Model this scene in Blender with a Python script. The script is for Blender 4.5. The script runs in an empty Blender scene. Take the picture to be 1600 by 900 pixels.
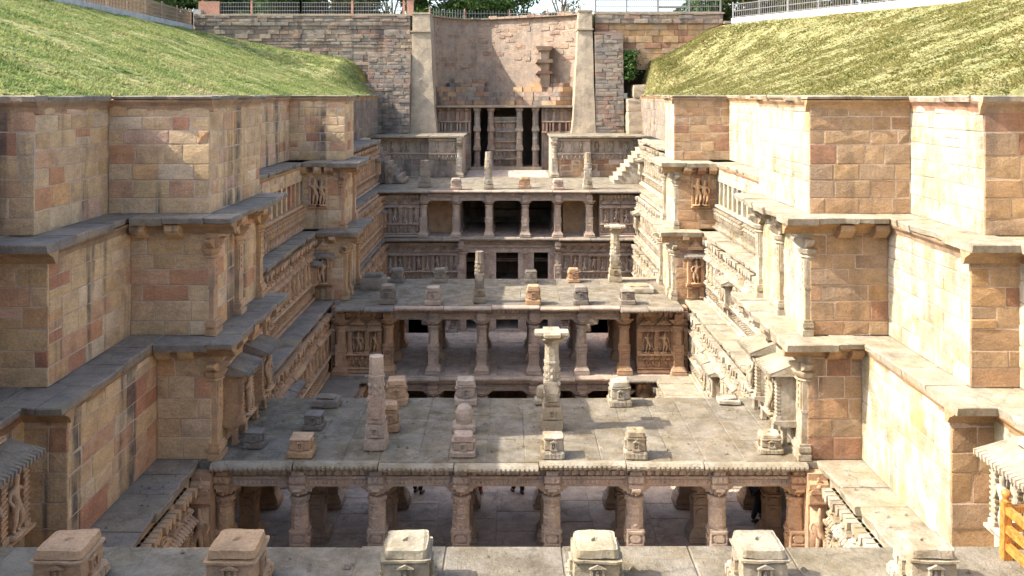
import bpy, math, random
import numpy as np
from mathutils import Matrix, Vector, noise
R = random.Random(11)
sc = bpy.context.scene
COL = sc.collection
PI = math.pi
EYE = 12.0            # the eye is level with the wall coping; the upper pavilion floor is z = 0

# ---------------------------------------------------------------- camera, sky, sun, exposure
cam = bpy.data.cameras.new('camera')
cam.lens = 31.5; cam.sensor_width = 36
cam.shift_x = 0.0025; cam.shift_y = -0.18875
cam.clip_start = 0.1; cam.clip_end = 6000
camo = bpy.data.objects.new('camera', cam); COL.objects.link(camo)
camo.location = (0, 0, EYE); camo.rotation_euler = (PI / 2, 0, 0)
sc.camera = camo
LIGHT = Vector((1.08, 0.155, -1.0)).normalized()      # direction the sunlight travels
sun = bpy.data.lights.new('sun', 'SUN'); sun.energy = 2.8; sun.angle = math.radians(0.5); sun.color = (1.0, 0.96, 0.875)
suno = bpy.data.objects.new('sun', sun); COL.objects.link(suno)
suno.rotation_euler = LIGHT.to_track_quat('-Z', 'Y').to_euler(); suno.location = (-40, -5, 60)
w = bpy.data.worlds.new('World'); sc.world = w; w.use_nodes = True
nt = w.node_tree
sky = nt.nodes.new('ShaderNodeTexSky'); sky.sky_type = 'NISHITA'; sky.sun_disc = False
sky.sun_elevation = math.asin(-LIGHT.z); sky.sun_rotation = math.atan2(-LIGHT.x, -LIGHT.y)
sky.air_density = 1.0; sky.dust_density = 3.2; sky.ozone_density = 0.8
bg = nt.nodes['Background']; bg.inputs[1].default_value = 0.15
nt.links.new(sky.outputs[0], bg.inputs[0])
sc.view_settings.view_transform = 'Standard'; sc.view_settings.look = 'None'
sc.view_settings.exposure = 1.8; sc.view_settings.gamma = 1; sc.view_settings.use_curve_mapping = False

# ---------------------------------------------------------------- materials
def new_mat(name):
    m = bpy.data.materials.new(name); m.use_nodes = True
    return m, m.node_tree.nodes, m.node_tree.links, m.node_tree.nodes['Principled BSDF']

def ramp(N, stops, interp='LINEAR'):
    r = N.new('ShaderNodeValToRGB'); cr = r.color_ramp; cr.interpolation = interp
    while len(cr.elements) < len(stops): cr.elements.new(0.5)
    for e, (p, c) in zip(cr.elements, stops):
        e.position = p; e.color = (c[0], c[1], c[2], 1) if hasattr(c, '__len__') else (c, c, c, 1)
    return r

def mixc(N, L, mode, fac, a, b):
    x = N.new('ShaderNodeMixRGB'); x.blend_type = mode
    for i, v in ((0, fac), (1, a), (2, b)):
        if isinstance(v, (int, float)): x.inputs[i].default_value = v if i == 0 else (v, v, v, 1)
        elif isinstance(v, tuple): x.inputs[i].default_value = (*v, 1)
        else: L.new(v, x.inputs[i])
    return x.outputs[0]

def stone_mat(name, cols, streak=0.0, grime=0.35, lichen=0.0, bump=0.5, grain=1.0, veins=0.25, pale=0.0, rough=0.9, cracks=0.0):
    m, N, L, b = new_mat(name)
    info = N.new('ShaderNodeObjectInfo'); geo = N.new('ShaderNodeNewGeometry')
    tc = N.new('ShaderNodeTexCoord')
    n = len(cols)
    rc = ramp(N, [(i / n, c) for i, c in enumerate(cols)], 'CONSTANT'); L.new(info.outputs['Random'], rc.inputs[0])
    # per-piece offset so that no two stones show the same grain
    off = N.new('ShaderNodeVectorMath'); off.operation = 'MULTIPLY_ADD'
    cmb = N.new('ShaderNodeCombineXYZ')
    for i in range(3): L.new(info.outputs['Random'], cmb.inputs[i])
    L.new(cmb.outputs[0], off.inputs[0]); off.inputs[1].default_value = (37, 61, 83); L.new(geo.outputs['Position'], off.inputs[2])
    P = off.outputs[0]; W = geo.outputs['Position']
    def noi(vec, scale, detail=4, rough_=0.6, mp=None, dist=0.0):
        if mp:
            q = N.new('ShaderNodeMapping'); q.inputs['Scale'].default_value = mp; L.new(vec, q.inputs[0]); vec = q.outputs[0]
        t = N.new('ShaderNodeTexNoise'); t.inputs['Scale'].default_value = scale; t.inputs['Detail'].default_value = detail
        t.inputs['Roughness'].default_value = rough_; t.inputs['Distortion'].default_value = dist
        L.new(vec, t.inputs['Vector']); return t.outputs[0]
    c = rc.outputs[0]
    # large patches of tone
    g1 = noi(P, 1.7, 5, 0.65); r1 = ramp(N, [(0.25, 0.55), (0.5, 0.98), (0.75, 1.3)]); L.new(g1, r1.inputs[0])
    c = mixc(N, L, 'MULTIPLY', 0.8, c, r1.outputs[0])
    # bedding veins
    v1 = noi(P, 2.2, 6, 0.7, (1.0, 1.0, 4.5), 1.6); r2 = ramp(N, [(0.38, (1.22, 1.06, 0.88)), (0.5, (0.95, 0.95, 0.95)), (0.62, (0.78, 0.66, 0.58))])
    L.new(v1, r2.inputs[0]); c = mixc(N, L, 'MULTIPLY', veins, c, r2.outputs[0])
    # fine grain
    g2 = noi(P, 26.0 * grain, 5, 0.75); r3 = ramp(N, [(0.3, 0.68), (0.5, 1.0), (0.72, 1.28)]); L.new(g2, r3.inputs[0])
    c = mixc(N, L, 'MULTIPLY', 0.85, c, r3.outputs[0])
    # grey weathering
    g3 = noi(W, 0.9, 6, 0.72); r4 = ramp(N, [(0.46, 0.0), (0.7, 1.0)]); L.new(g3, r4.inputs[0])
    mg = N.new('ShaderNodeMath'); mg.operation = 'MULTIPLY'; mg.inputs[1].default_value = grime; L.new(r4.outputs[0], mg.inputs[0])
    c = mixc(N, L, 'MIX', mg.outputs[0], c, (0.22, 0.20, 0.18))
    if pale:
        g5 = noi(W, 1.6, 6, 0.75, (1, 1, 0.6)); r6 = ramp(N, [(0.42, 0.0), (0.6, 1.0)]); L.new(g5, r6.inputs[0])
        mp_ = N.new('ShaderNodeMath'); mp_.operation = 'MULTIPLY'; mp_.inputs[1].default_value = pale; L.new(r6.outputs[0], mp_.inputs[0])
        c = mixc(N, L, 'MIX', mp_.outputs[0], c, (0.70, 0.66, 0.58))
    if lichen:
        g4 = noi(W, 0.8, 5, 0.7, (1, 1, 0.28)); r5 = ramp(N, [(0.53, 0.0), (0.66, 1.0)]); L.new(g4, r5.inputs[0])
        ml = N.new('ShaderNodeMath'); ml.operation = 'MULTIPLY'; ml.inputs[1].default_value = lichen; L.new(r5.outputs[0], ml.inputs[0])
        c = mixc(N, L, 'MIX', ml.outputs[0], c, (0.43, 0.40, 0.13))
    if streak:
        s1 = noi(W, 1.0, 4, 0.6, (1.25, 1.25, 0.07)); r7 = ramp(N, [(0.535, 0.0), (0.615, 1.0)]); L.new(s1, r7.inputs[0])
        s2 = noi(W, 1.5, 3, 0.6); r8 = ramp(N, [(0.3, 0.2), (0.6, 1.0)]); L.new(s2, r8.inputs[0])
        ms = N.new('ShaderNodeMath'); ms.operation = 'MULTIPLY'; L.new(r7.outputs[0], ms.inputs[0]); L.new(r8.outputs[0], ms.inputs[1])
        ms2 = N.new('ShaderNodeMath'); ms2.operation = 'MULTIPLY'; ms2.inputs[1].default_value = streak; L.new(ms.outputs[0], ms2.inputs[0])
        c = mixc(N, L, 'MIX', ms2.outputs[0], c, (0.085, 0.075, 0.065))
    if cracks:
        vo = N.new('ShaderNodeTexVoronoi'); vo.feature = 'DISTANCE_TO_EDGE'; vo.inputs['Scale'].default_value = 0.75
        wv = N.new('ShaderNodeVectorMath'); wv.operation = 'ADD'; nz = N.new('ShaderNodeTexNoise'); nz.inputs['Scale'].default_value = 2.2; nz.inputs['Detail'].default_value = 6
        L.new(W, nz.inputs['Vector']); sv_ = N.new('ShaderNodeVectorMath'); sv_.operation = 'SCALE'; sv_.inputs['Scale'].default_value = 0.7; L.new(nz.outputs[1], sv_.inputs[0])
        L.new(P, wv.inputs[0]); L.new(sv_.outputs[0], wv.inputs[1]); L.new(wv.outputs[0], vo.inputs['Vector'])
        rk_ = ramp(N, [(0.0, 1.0), (0.010, 0.9), (0.022, 0.0)]); L.new(vo.outputs['Distance'], rk_.inputs[0])
        gk = noi(W, 1.1, 2, 0.5); rg_ = ramp(N, [(0.42, 0.0), (0.55, 1.0)]); L.new(gk, rg_.inputs[0])
        mk = N.new('ShaderNodeMath'); mk.operation = 'MULTIPLY'; L.new(rk_.outputs[0], mk.inputs[0]); L.new(rg_.outputs[0], mk.inputs[1])
        mk2 = N.new('ShaderNodeMath'); mk2.operation = 'MULTIPLY'; mk2.inputs[1].default_value = cracks; L.new(mk.outputs[0], mk2.inputs[0])
        c = mixc(N, L, 'MIX', mk2.outputs[0], c, (0.10, 0.085, 0.07))
        st = noi(W, 2.6, 7, 0.8); rs = ramp(N, [(0.34, (.74, .72, .70)), (0.5, (1, 1, 1)), (0.66, (1.18, 1.15, 1.1))]); L.new(st, rs.inputs[0]); c = mixc(N, L, 'MULTIPLY', 0.8, c, rs.outputs[0])
    L.new(c, b.inputs['Base Color'])
    b.inputs['Roughness'].default_value = rough
    b.inputs['Specular IOR Level'].default_value = 0.18
    h1 = noi(P, 9.0, 8, 0.72); h2 = noi(P, 48.0, 4, 0.7)
    ad = N.new('ShaderNodeMath'); ad.operation = 'MULTIPLY_ADD'; L.new(h2, ad.inputs[0]); ad.inputs[1].default_value = 0.35; L.new(h1, ad.inputs[2])
    bp = N.new('ShaderNodeBump'); bp.inputs['Strength'].default_value = bump; bp.inputs['Distance'].default_value = 0.09
    L.new(ad.outputs[0], bp.inputs['Height']); L.new(bp.outputs[0], b.inputs['Normal'])
    return m

TAN = [(00.584, 00.405, 00.227), (00.562, 00.383, 00.207), (00.606, 00.431, 00.257), (00.552, 00.373, 00.212), (00.574, 00.400, 00.212), (00.552, 00.400, 00.252), (00.595, 00.420, 00.237), (00.562, 00.378, 00.197),
       (00.454, 00.226, 00.136), (00.574, 00.405, 00.227), (00.616, 00.462, 00.292), (00.541, 00.342, 00.207), (00.584, 00.415, 00.242), (00.574, 00.388, 00.212), (00.541, 00.383, 00.237), (00.595, 00.420, 00.248), (00.508, 00.273, 00.151), (00.574, 00.394, 00.232), (00.606, 00.436, 00.252), (00.562, 00.388, 00.222),
       (00.584, 00.352, 00.177), (00.595, 00.388, 00.267), (00.627, 00.473, 00.313), (00.529, 00.315, 00.186)]
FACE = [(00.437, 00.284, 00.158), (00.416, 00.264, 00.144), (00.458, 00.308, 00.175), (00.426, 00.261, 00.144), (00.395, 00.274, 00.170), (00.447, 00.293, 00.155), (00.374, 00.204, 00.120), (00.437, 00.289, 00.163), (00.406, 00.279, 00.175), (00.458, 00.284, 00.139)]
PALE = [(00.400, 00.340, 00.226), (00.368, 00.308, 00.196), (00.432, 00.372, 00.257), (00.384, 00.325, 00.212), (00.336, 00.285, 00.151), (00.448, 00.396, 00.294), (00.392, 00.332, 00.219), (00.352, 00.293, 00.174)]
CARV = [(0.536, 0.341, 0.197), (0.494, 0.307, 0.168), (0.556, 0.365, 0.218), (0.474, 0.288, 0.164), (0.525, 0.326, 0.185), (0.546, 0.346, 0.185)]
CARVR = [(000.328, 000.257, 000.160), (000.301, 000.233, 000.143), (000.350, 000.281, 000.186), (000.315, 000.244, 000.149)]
GREY = [(00.260, 00.216, 00.167), (00.279, 00.233, 00.180), (00.246, 00.211, 00.171), (00.298, 00.246, 00.189), (00.265, 00.219, 00.171), (00.288, 00.233, 00.167)]
CREAM = [(000.294, 000.243, 000.160), (000.318, 000.262, 000.177), (000.278, 000.228, 000.150), (000.307, 000.250, 000.167)]
PAVE = [(000000.190, 000000.154, 000000.098), (000000.202, 000000.163, 000000.106), (000000.180, 000000.148, 000000.101), (000000.208, 000000.171, 000000.110), (000000.196, 000000.156, 000000.098)]
OLD = [(.31, .25, .19), (.27, .225, .18), (.34, .28, .215), (.34, .25, .175), (.25, .215, .18), (.30, .20, .15), (.37, .30, .22)]
M = {}
M['tan'] = stone_mat('tan_sandstone', TAN, streak=0.9, grime=0.15, bump=0.6, veins=0.4)
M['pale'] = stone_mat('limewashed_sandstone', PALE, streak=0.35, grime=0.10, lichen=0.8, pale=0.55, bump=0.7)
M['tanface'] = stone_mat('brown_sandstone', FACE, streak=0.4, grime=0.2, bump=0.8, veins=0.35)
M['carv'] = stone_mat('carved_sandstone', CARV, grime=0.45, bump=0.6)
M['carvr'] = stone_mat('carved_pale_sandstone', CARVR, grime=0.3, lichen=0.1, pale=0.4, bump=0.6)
M['carvg'] = stone_mat('carved_weathered_sandstone', [(.47, .365, .28), (.50, .395, .30), (.45, .355, .275), (.48, .355, .265)], grime=0.45, bump=0.6)
M['ledge'] = stone_mat('ledge_stone', GREY, grime=0.6, bump=0.6, veins=0.12, lichen=0.12, cracks=0.35)
M['ledger'] = stone_mat('pale_ledge_stone', CREAM, grime=0.35, bump=0.5, veins=0.12, lichen=0.08, pale=0.2, cracks=0.35)  # lighter copy of the ledge stone, with the sunlit look put into its colour
M['pave'] = stone_mat('paving_stone', PAVE, grime=0.3, bump=0.7, veins=0.15, pale=0.15, cracks=0.4)
M['old'] = stone_mat('old_rubble_stone', OLD, streak=0.6, grime=0.75, bump=1.0, veins=.4)
M['floor'] = stone_mat('floor_stone', [(.50, .395, .31), (.52, .41, .325), (.48, .38, .305), (.51, .39, .305)], grime=0.4, bump=0.5, veins=0.1, cracks=0.35)
M['brick'] = stone_mat('old_brick', [(.35, .255, .19), (.335, .23, .165), (.36, .275, .205), (.31, .195, .14), (.35, .25, .175)], streak=0.3, grime=0.6, bump=1.0, veins=.4)
M['render'] = stone_mat('lime_render', [(.42, .335, .235), (.40, .32, .225)], streak=0.25, grime=0.35, bump=0.8, veins=0.1)
M['concrete'] = stone_mat('concrete_kerb', [(.45, .43, .40)], grime=0.25, bump=0.3, veins=0.05)
M['white'] = stone_mat('white_painted_kerb', [(.78, .76, .72)], grime=0.12, bump=0.2, veins=0.02)
M['mortar'] = stone_mat('mortar', [(.52, .40, .30)], grime=0.2, bump=0.4)
M['mortarp'] = stone_mat('pale_mortar', [(.36, .31, .23)], grime=0.2, bump=0.4, lichen=0.3)
M['earth'] = stone_mat('dry_earth', [(.36, .28, .19)], grime=0.2, bump=0.6, grain=0.4)

def simple_mat(name, col, rough=0.6, nscale=8, var=0.25, metal=0.0, mp=(1, 1, 1)):
    m, N, L, b = new_mat(name)
    tc = N.new('ShaderNodeTexCoord'); q = N.new('ShaderNodeMapping'); q.inputs['Scale'].default_value = mp
    t = N.new('ShaderNodeTexNoise'); t.inputs['Scale'].default_value = nscale; t.inputs['Detail'].default_value = 5
    L.new(tc.outputs['Object'], q.inputs[0]); L.new(q.outputs[0], t.inputs['Vector'])
    r = ramp(N, [(0.3, tuple(x * (1 - var) for x in col)), (0.7, tuple(min(1, x * (1 + var)) for x in col))])
    L.new(t.outputs[0], r.inputs[0]); L.new(r.outputs[0], b.inputs['Base Color'])
    b.inputs['Roughness'].default_value = rough; b.inputs['Metallic'].default_value = metal
    return m
M['wood'] = simple_mat('varnished_orange_wood', (.40, .165, .032), 0.5, 7, .5, mp=(9, 2, 2))
M['fencewood'] = simple_mat('weathered_fence_wood', (.34, .24, .16), 0.8, 12)
M['metal'] = simple_mat('grey_fence_metal', (.22, .21, .20), 0.5, 12)
M['terra'] = simple_mat('terracotta_post', (.42, .22, .15), 0.8)
M['bark'] = simple_mat('bark', (.16, .12, .085), 0.9, 14, .4)
M['skin'] = simple_mat('skin', (.25, .13, .08), 0.5)
M['hair'] = simple_mat('dark_hair', (.015, .012, .01), 0.5)
M['dark'] = simple_mat('dark_cloth', (.02, .02, .024), 0.85)
M['red'] = simple_mat('red_cloth', (.42, .03, .04), 0.8)
M['blue'] = simple_mat('blue_cloth', (.05, .08, .18), 0.8)
M['whitecloth'] = simple_mat('white_cloth', (.72, .72, .70), 0.8)
M['leather'] = simple_mat('shoe_leather', (.05, .035, .03), 0.4)

def veg_mat(name, cols, scale, trans=0.25, fine=6.0, objspace=False):
    m, N, L, b = new_mat(name)
    geo = N.new('ShaderNodeNewGeometry')
    t = N.new('ShaderNodeTexNoise'); t.inputs['Scale'].default_value = scale; t.inputs['Detail'].default_value = 6; t.inputs['Roughness'].default_value = 0.7
    L.new(geo.outputs['Position'], t.inputs['Vector'])
    r = ramp(N, [(0.3 + 0.4 * i / (len(cols) - 1), c) for i, c in enumerate(cols)]); L.new(t.outputs[0], r.inputs[0])
    t2 = N.new('ShaderNodeTexNoise'); t2.inputs['Scale'].default_value = fine; t2.inputs['Detail'].default_value = 3
    L.new(geo.outputs['Position'], t2.inputs['Vector'])
    r2 = ramp(N, [(0.3, 0.6), (0.7, 1.45)]); L.new(t2.outputs[0], r2.inputs[0])
    ri = ramp(N, [(0.0, (0.75, 0.85, 0.7)), (0.5, (1, 1, 1)), (1.0, (1.3, 1.15, 1.0))]); L.new(geo.outputs['Random Per Island'], ri.inputs[0])
    c = mixc(N, L, 'MULTIPLY', 0.8, r.outputs[0], r2.outputs[0]); c = mixc(N, L, 'MULTIPLY', 0.9, c, ri.outputs[0])
    L.new(c, b.inputs['Base Color']); b.inputs['Roughness'].default_value = 0.75; b.inputs['Specular IOR Level'].default_value = 0.15
    if trans:
        td = N.new('ShaderNodeBsdfTranslucent'); L.new(c, td.inputs[0])
        mx = N.new('ShaderNodeMixShader'); mx.inputs[0].default_value = trans
        L.new(b.outputs[0], mx.inputs[1]); L.new(td.outputs[0], mx.inputs[2])
        L.new(mx.outputs[0], N['Material Output'].inputs[0])
    return m
M['soil_l'] = veg_mat('green_turf_soil', [(.13, .17, .06), (.19, .21, .085), (.30, .27, .16)], 0.9, 0)
M['soil_r'] = veg_mat('dry_turf_soil', [(.14, .15, .055), (.19, .18, .075), (.26, .225, .11)], 0.9, 0)
M['grass_l'] = veg_mat('green_grass', [(.10, .15, .05), (.185, .235, .08), (.27, .285, .115), (.39, .34, .20)], 0.55, 0.45)
M['grass_r'] = veg_mat('dry_grass', [(.12, .135, .042), (.18, .175, .058), (.24, .215, .08), (.31, .265, .14)], 0.55, 0.3)
M['leaf1'] = veg_mat('tree_leaves', [(.035, .075, .018), (.06, .11, .03), (.10, .14, .04)], 0.5, 0.3)
M['leaf2'] = veg_mat('olive_leaves', [(.06, .075, .025), (.10, .10, .035), (.15, .13, .05)], 0.5, 0.3)

# ---------------------------------------------------------------- mesh building
class MB:
    def __init__(self): self.v = []; self.f = []
    def add(self, vs, fs):
        o = len(self.v); self.v += [tuple(p) for p in vs]; self.f += [tuple(i + o for i in q) for q in fs]; return self
    def hexa(self, p):   # 4 bottom (ccw from above) then 4 top
        return self.add(p, [(3, 2, 1, 0), (4, 5, 6, 7), (0, 1, 5, 4), (1, 2, 6, 5), (2, 3, 7, 6), (3, 0, 4, 7)])
    def box(self, x0, x1, y0, y1, z0, z1, tx=0.0, ty=0.0):
        return self.hexa([(x0, y0, z0), (x1, y0, z0), (x1, y1, z0), (x0, y1, z0),
                          (x0 + tx, y0 + ty, z1), (x1 - tx, y0 + ty, z1), (x1 - tx, y1 - ty, z1), (x0 + tx, y1 - ty, z1)])
    def lathe(self, cx, cy, prof, n=8, rot=None):
        rot = PI / n if rot is None else rot
        k = 1 / math.cos(PI / n) if n <= 8 else 1
        vs = [(cx + r * k * math.cos(rot + 2 * PI * i / n), cy + r * k * math.sin(rot + 2 * PI * i / n), z) for r, z in prof for i in range(n)]
        fs = [(j * n + i, j * n + (i + 1) % n, (j + 1) * n + (i + 1) % n, (j + 1) * n + i) for j in range(len(prof) - 1) for i in range(n)]
        fs += [tuple(reversed(range(n))), tuple((len(prof) - 1) * n + i for i in range(n))]
        return self.add(vs, fs)
    def ell(self, cx, cy, cz, rx, ry, rz, n=6, m=4):
        vs = [(cx, cy, cz - rz)]; fs = []
        for j in range(1, m):
            a = -PI / 2 + PI * j / m
            vs += [(cx + rx * math.cos(a) * math.cos(2 * PI * i / n), cy + ry * math.cos(a) * math.sin(2 * PI * i / n), cz + rz * math.sin(a)) for i in range(n)]
        vs.append((cx, cy, cz + rz)); T = len(vs) - 1
        fs += [(0, 1 + (i + 1) % n, 1 + i) for i in range(n)]
        for j in range(m - 2):
            fs += [(1 + j * n + i, 1 + j * n + (i + 1) % n, 1 + (j + 1) * n + (i + 1) % n, 1 + (j + 1) * n + i) for i in range(n)]
        b = 1 + (m - 2) * n
        fs += [(b + i, b + (i + 1) % n, T) for i in range(n)]
        return self.add(vs, fs)
    def prism(self, pts, lo, hi, axis='y'):   # polygon in the two other axes
        n = len(pts)
        def q(p, h): return {'y': (p[0], h, p[1]), 'x': (h, p[0], p[1]), 'z': (p[0], p[1], h)}[axis]
        vs = [q(p, lo) for p in pts] + [q(p, hi) for p in pts]
        return self.add(vs, [tuple(range(n)), tuple(reversed(range(n, 2 * n)))] + [(i, i + n, (i + 1) % n + n, (i + 1) % n) for i in range(n)])
    def tube(self, pts, radii, n=6):
        rings = []
        for i, p in enumerate(pts):
            p = Vector(p); d = (Vector(pts[min(i + 1, len(pts) - 1)]) - Vector(pts[max(i - 1, 0)])).normalized()
            a = d.orthogonal().normalized(); b = d.cross(a)
            if i and rings:
                pa = rings[-1][1]; a = (pa - d * pa.dot(d)).normalized(); b = d.cross(a)
            rings.append(([p + (a * math.cos(2 * PI * k / n) + b * math.sin(2 * PI * k / n)) * radii[i] for k in range(n)], a))
        vs = [v for r, _ in rings for v in r]
        fs = [(j * n + k, j * n + (k + 1) % n, (j + 1) * n + (k + 1) % n, (j + 1) * n + k) for j in range(len(pts) - 1) for k in range(n)]
        fs += [tuple(reversed(range(n))), tuple((len(pts) - 1) * n + k for k in range(n))]
        return self.add(vs, fs)
    def mesh(self, name, smooth=False):
        me = bpy.data.meshes.new(name); me.from_pydata(self.v, [], self.f)
        if smooth: me.polygons.foreach_set('use_smooth', [True] * len(me.polygons))
        me.materials.append(None); me.update(); return me

W = {}                # world matrices of everything built, for parenting
def link(o, mw, parent=None):
    COL.objects.link(o)
    if parent is not None:
        o.parent = parent; o.matrix_parent_inverse = W[parent].inverted()
    o.matrix_basis = mw; W[o] = mw
    return o
def thing(name, label, cat, loc=(0, 0, 0), group=None, th=0.0):
    o = bpy.data.objects.new(name, None); o.empty_display_size = 0.3
    o['label'] = label; o['category'] = cat; o['kind'] = 'thing'
    if group: o['group'] = group
    return link(o, Matrix.Translation(loc) @ Matrix.Rotation(th, 4, 'Z'))
def setmat(o, mat):
    s = o.material_slots[0]; s.link = 'OBJECT'; s.material = M[mat]
def part(name, me, mat, parent, loc=(0, 0, 0), th=0.0, scale=(1, 1, 1), kind=None, label=None):
    o = bpy.data.objects.new(name, me)
    mw = Matrix.Translation(loc) @ Matrix.Rotation(th, 4, 'Z') @ Matrix.Diagonal((*scale, 1))
    link(o, mw, parent); setmat(o, mat)
    if kind: o['kind'] = kind
    if label: o['label'] = label
    return o
def struct(name, me, mat, loc=(0, 0, 0)):
    o = part(name, me, mat, None, loc); o['kind'] = 'structure'; return o

class Fr:            # wall frame: s runs right along the face, d goes into the wall, z is up
    def __init__(self, x, y, th): self.x, self.y, self.th = x, y, th; self.c, self.s = math.cos(th), math.sin(th)
    def p(self, s, d, z): return (self.x + self.c * s - self.s * d, self.y + self.s * s + self.c * d, z)
def wf(s, a, y0, y1):        # inward-facing wall of side s at distance a from the axis
    return (Fr(-a, y0, PI / 2), y1 - y0) if s < 0 else (Fr(a, y1, -PI / 2), y1 - y0)
def ff(s, y, a0, a1):        # wall facing the camera
    x0, x1 = sorted((s * a0, s * a1)); return Fr(x0, y, 0.0), x1 - x0
def inF(fr, mb, name, mat, parent, kind=None, smooth=False):
    return part(name, mb.mesh(name, smooth), mat, parent, fr.p(0, 0, 0), fr.th, kind=kind)

# one dressed stone: a chamfered block whose corners are a little uneven
_st = {}
def stone_mesh(w, h, d, var):
    k = (round(w, 2), round(h, 2), d, var)
    if k not in _st:
        r = random.Random(hash(k) & 0xffff); g = 0.007; c = 0.014
        j = lambda q: r.uniform(-q, q)
        a, b = w / 2 - g, h - g
        back = [(-a, 0, g), (a, 0, g), (a, 0, b), (-a, 0, b)]
        mid = [(-a + j(.004), -d + c, g + j(.004)), (a + j(.004), -d + c, g + j(.004)), (a + j(.004), -d + c, b + j(.004)), (-a + j(.004), -d + c, b + j(.004))]
        e = c * 1.1
        fr_ = [(-a + e, -d + j(.008), g + e), (a - e, -d + j(.008), g + e), (a - e, -d + j(.008), b - e), (-a + e, -d + j(.008), b - e)]
        for ci in range(4):
            if r.random() < .14:
                k_ = r.uniform(.01, .028); sx = (1, -1, -1, 1)[ci]; sz = (1, 1, -1, -1)[ci]
                p_ = mid[ci]; mid[ci] = (p_[0] + sx * k_ * .5, p_[1] + k_ * .35, p_[2] + sz * k_ * .4)
                p_ = fr_[ci]; fr_[ci] = (p_[0] + sx * k_, p_[1] + k_ * .2, p_[2] + sz * k_ * .8)
        cx = (j(.15) * w, -d - .008 + j(.010), h / 2 + j(.1) * h)
        fs = [(0, 1, 5, 4), (1, 2, 6, 5), (2, 3, 7, 6), (3, 0, 4, 7), (4, 5, 9, 8), (5, 6, 10, 9), (6, 7, 11, 10), (7, 4, 8, 11),
              (8, 9, 12), (9, 10, 12), (10, 11, 12), (11, 8, 12)]
        _st[k] = MB().add(back + mid + fr_ + [cx], fs).mesh('stone')
    return _st[k]
def ashlar(th, fr, L, z0, z1, mat, seed, hs=(.34, .50), ws=(.45, 1.2), e0=0.0, e1=0.0, holes=(), d=0.05, rough=0.012):
    r = random.Random(seed); z = z0
    S0, S1 = -e0, L + e1
    if not holes:
        inF(fr, MB().box(S0 + (.012 if e0 > 0 else .002), S1 - (.012 if e1 > 0 else .002), -d * .74, .01, z0 + .003, z1 - .003), 'mortar_bed', 'mortarp' if mat == 'pale' else ('old' if mat == 'old' else 'mortar'), th)
    while z < z1 - 0.02:
        h = round(r.uniform(*hs) / .05) * .05
        if z1 - z - h < hs[0] * 0.6: h = z1 - z
        zc = z; spans = [(S0, S1)]
        for (a, b, c0, c1) in holes:
            if c0 < zc + h - .02 and c1 > zc + .02:
                spans = [q for (p0, p1) in spans for q in ((p0, min(p1, a)), (max(p0, b), p1)) if q[1] - q[0] > .05]
        for (p0, p1) in spans:
            s = p0; first = True
            while s < p1 - 0.01:
                wd = round(r.uniform(*ws) / .05) * .05
                if first: wd *= r.uniform(.5, 1.0); first = False
                if p1 - s - wd < ws[0] * 0.55: wd = p1 - s
                if h > .36 and r.random() < .05:
                    q_ = round(h * r.uniform(.35, .6) / .05) * .05
                    for z_, h_ in ((zc, q_), (zc + q_, h - q_)): part('stone', stone_mesh(wd, h_, d, r.randint(0, 4)), mat, th, fr.p(s + wd / 2, r.uniform(-rough, rough) * .6, z_), fr.th)
                else:
                    part('stone', stone_mesh(wd, h, d, r.randint(0, 4)), mat, th, fr.p(s + wd / 2, r.uniform(-rough, rough) * .6, zc), fr.th)
                s += wd
        z += h
def core(th, x0, x1, y0, y1, z0, z1, mat='mortar'):
    x0, x1 = sorted((x0, x1))
    part('masonry_core', MB().box(x0, x1, y0, y1, z0, z1).mesh('masonry_core'), mat, th)
def ledge(th, fr, L, z, out, inn, seed, mat='ledge', thick=.17, e0=0.0, e1=0.0, ln=(.7, 1.5), name='ledge_slab', under=True):
    r = random.Random(seed); s = -e0
    if mat == 'ledge' and (fr.x > 0): mat = 'ledger'  # right-hand ledges take the lighter copy: their sunlight is partly painted in
    while s < L + e1 - .01:
        w_ = r.uniform(*ln)
        if L + e1 - s - w_ < ln[0] * .6: w_ = L + e1 - s
        mb = MB(); n = max(2, int(w_ / .28)); g = .009
        t = thick + r.uniform(-.035, .035); dz = r.uniform(-.016, .012)
        o0 = out + r.uniform(-.03, .03)
        pts = [(-w_ / 2 + g, inn)] + [(-w_ / 2 + g + (w_ - 2 * g) * i / n, -o0 + r.uniform(-.03, .02) + (r.uniform(.04, .10) if r.random() < .14 else 0)) for i in range(n + 1)] + [(w_ / 2 - g, inn)]
        m_ = len(pts); zt = lambda: r.uniform(-.012, .004)
        top_in = [(p[0], p[1] + (.02 if 0 < i < m_ - 1 else 0), zt()) for i, p in enumerate(pts)]
        rim = [(p[0], p[1], -.025) for p in pts]
        bot = [(p[0], p[1] + (.03 if 0 < i < m_ - 1 else 0), -t) for i, p in enumerate(pts)]
        fs = [tuple(reversed(range(m_)))] + [tuple(range(2 * m_, 3 * m_))]
        for b_ in (0, m_):
            fs += [(b_ + i, b_ + (i + 1) % m_, b_ + m_ + (i + 1) % m_, b_ + m_ + i) for i in range(m_)]
        mb.add(top_in + rim + bot, fs)
        part(name, mb.mesh(name), mat, th, fr.p(s + w_ / 2, 0, z + dz), fr.th)
        s += w_
    if under:      # cavetto moulding that carries the overhang
        k = min(out * .75, .4); mb = MB()
        zc = z - thick - .004
        mb.prism([(0.0, zc - .30), (-k * .25, zc - .27), (-k * .45, zc - .14), (-k * .9, zc - .05), (-k, zc), (0.05, zc)], -max(e0, 0) * .9, L + max(e1, 0) * .9, 'x')
        inF(fr, mb, 'cornice_moulding', 'tanface' if mat != 'carvg' else 'carvg', th)
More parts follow.
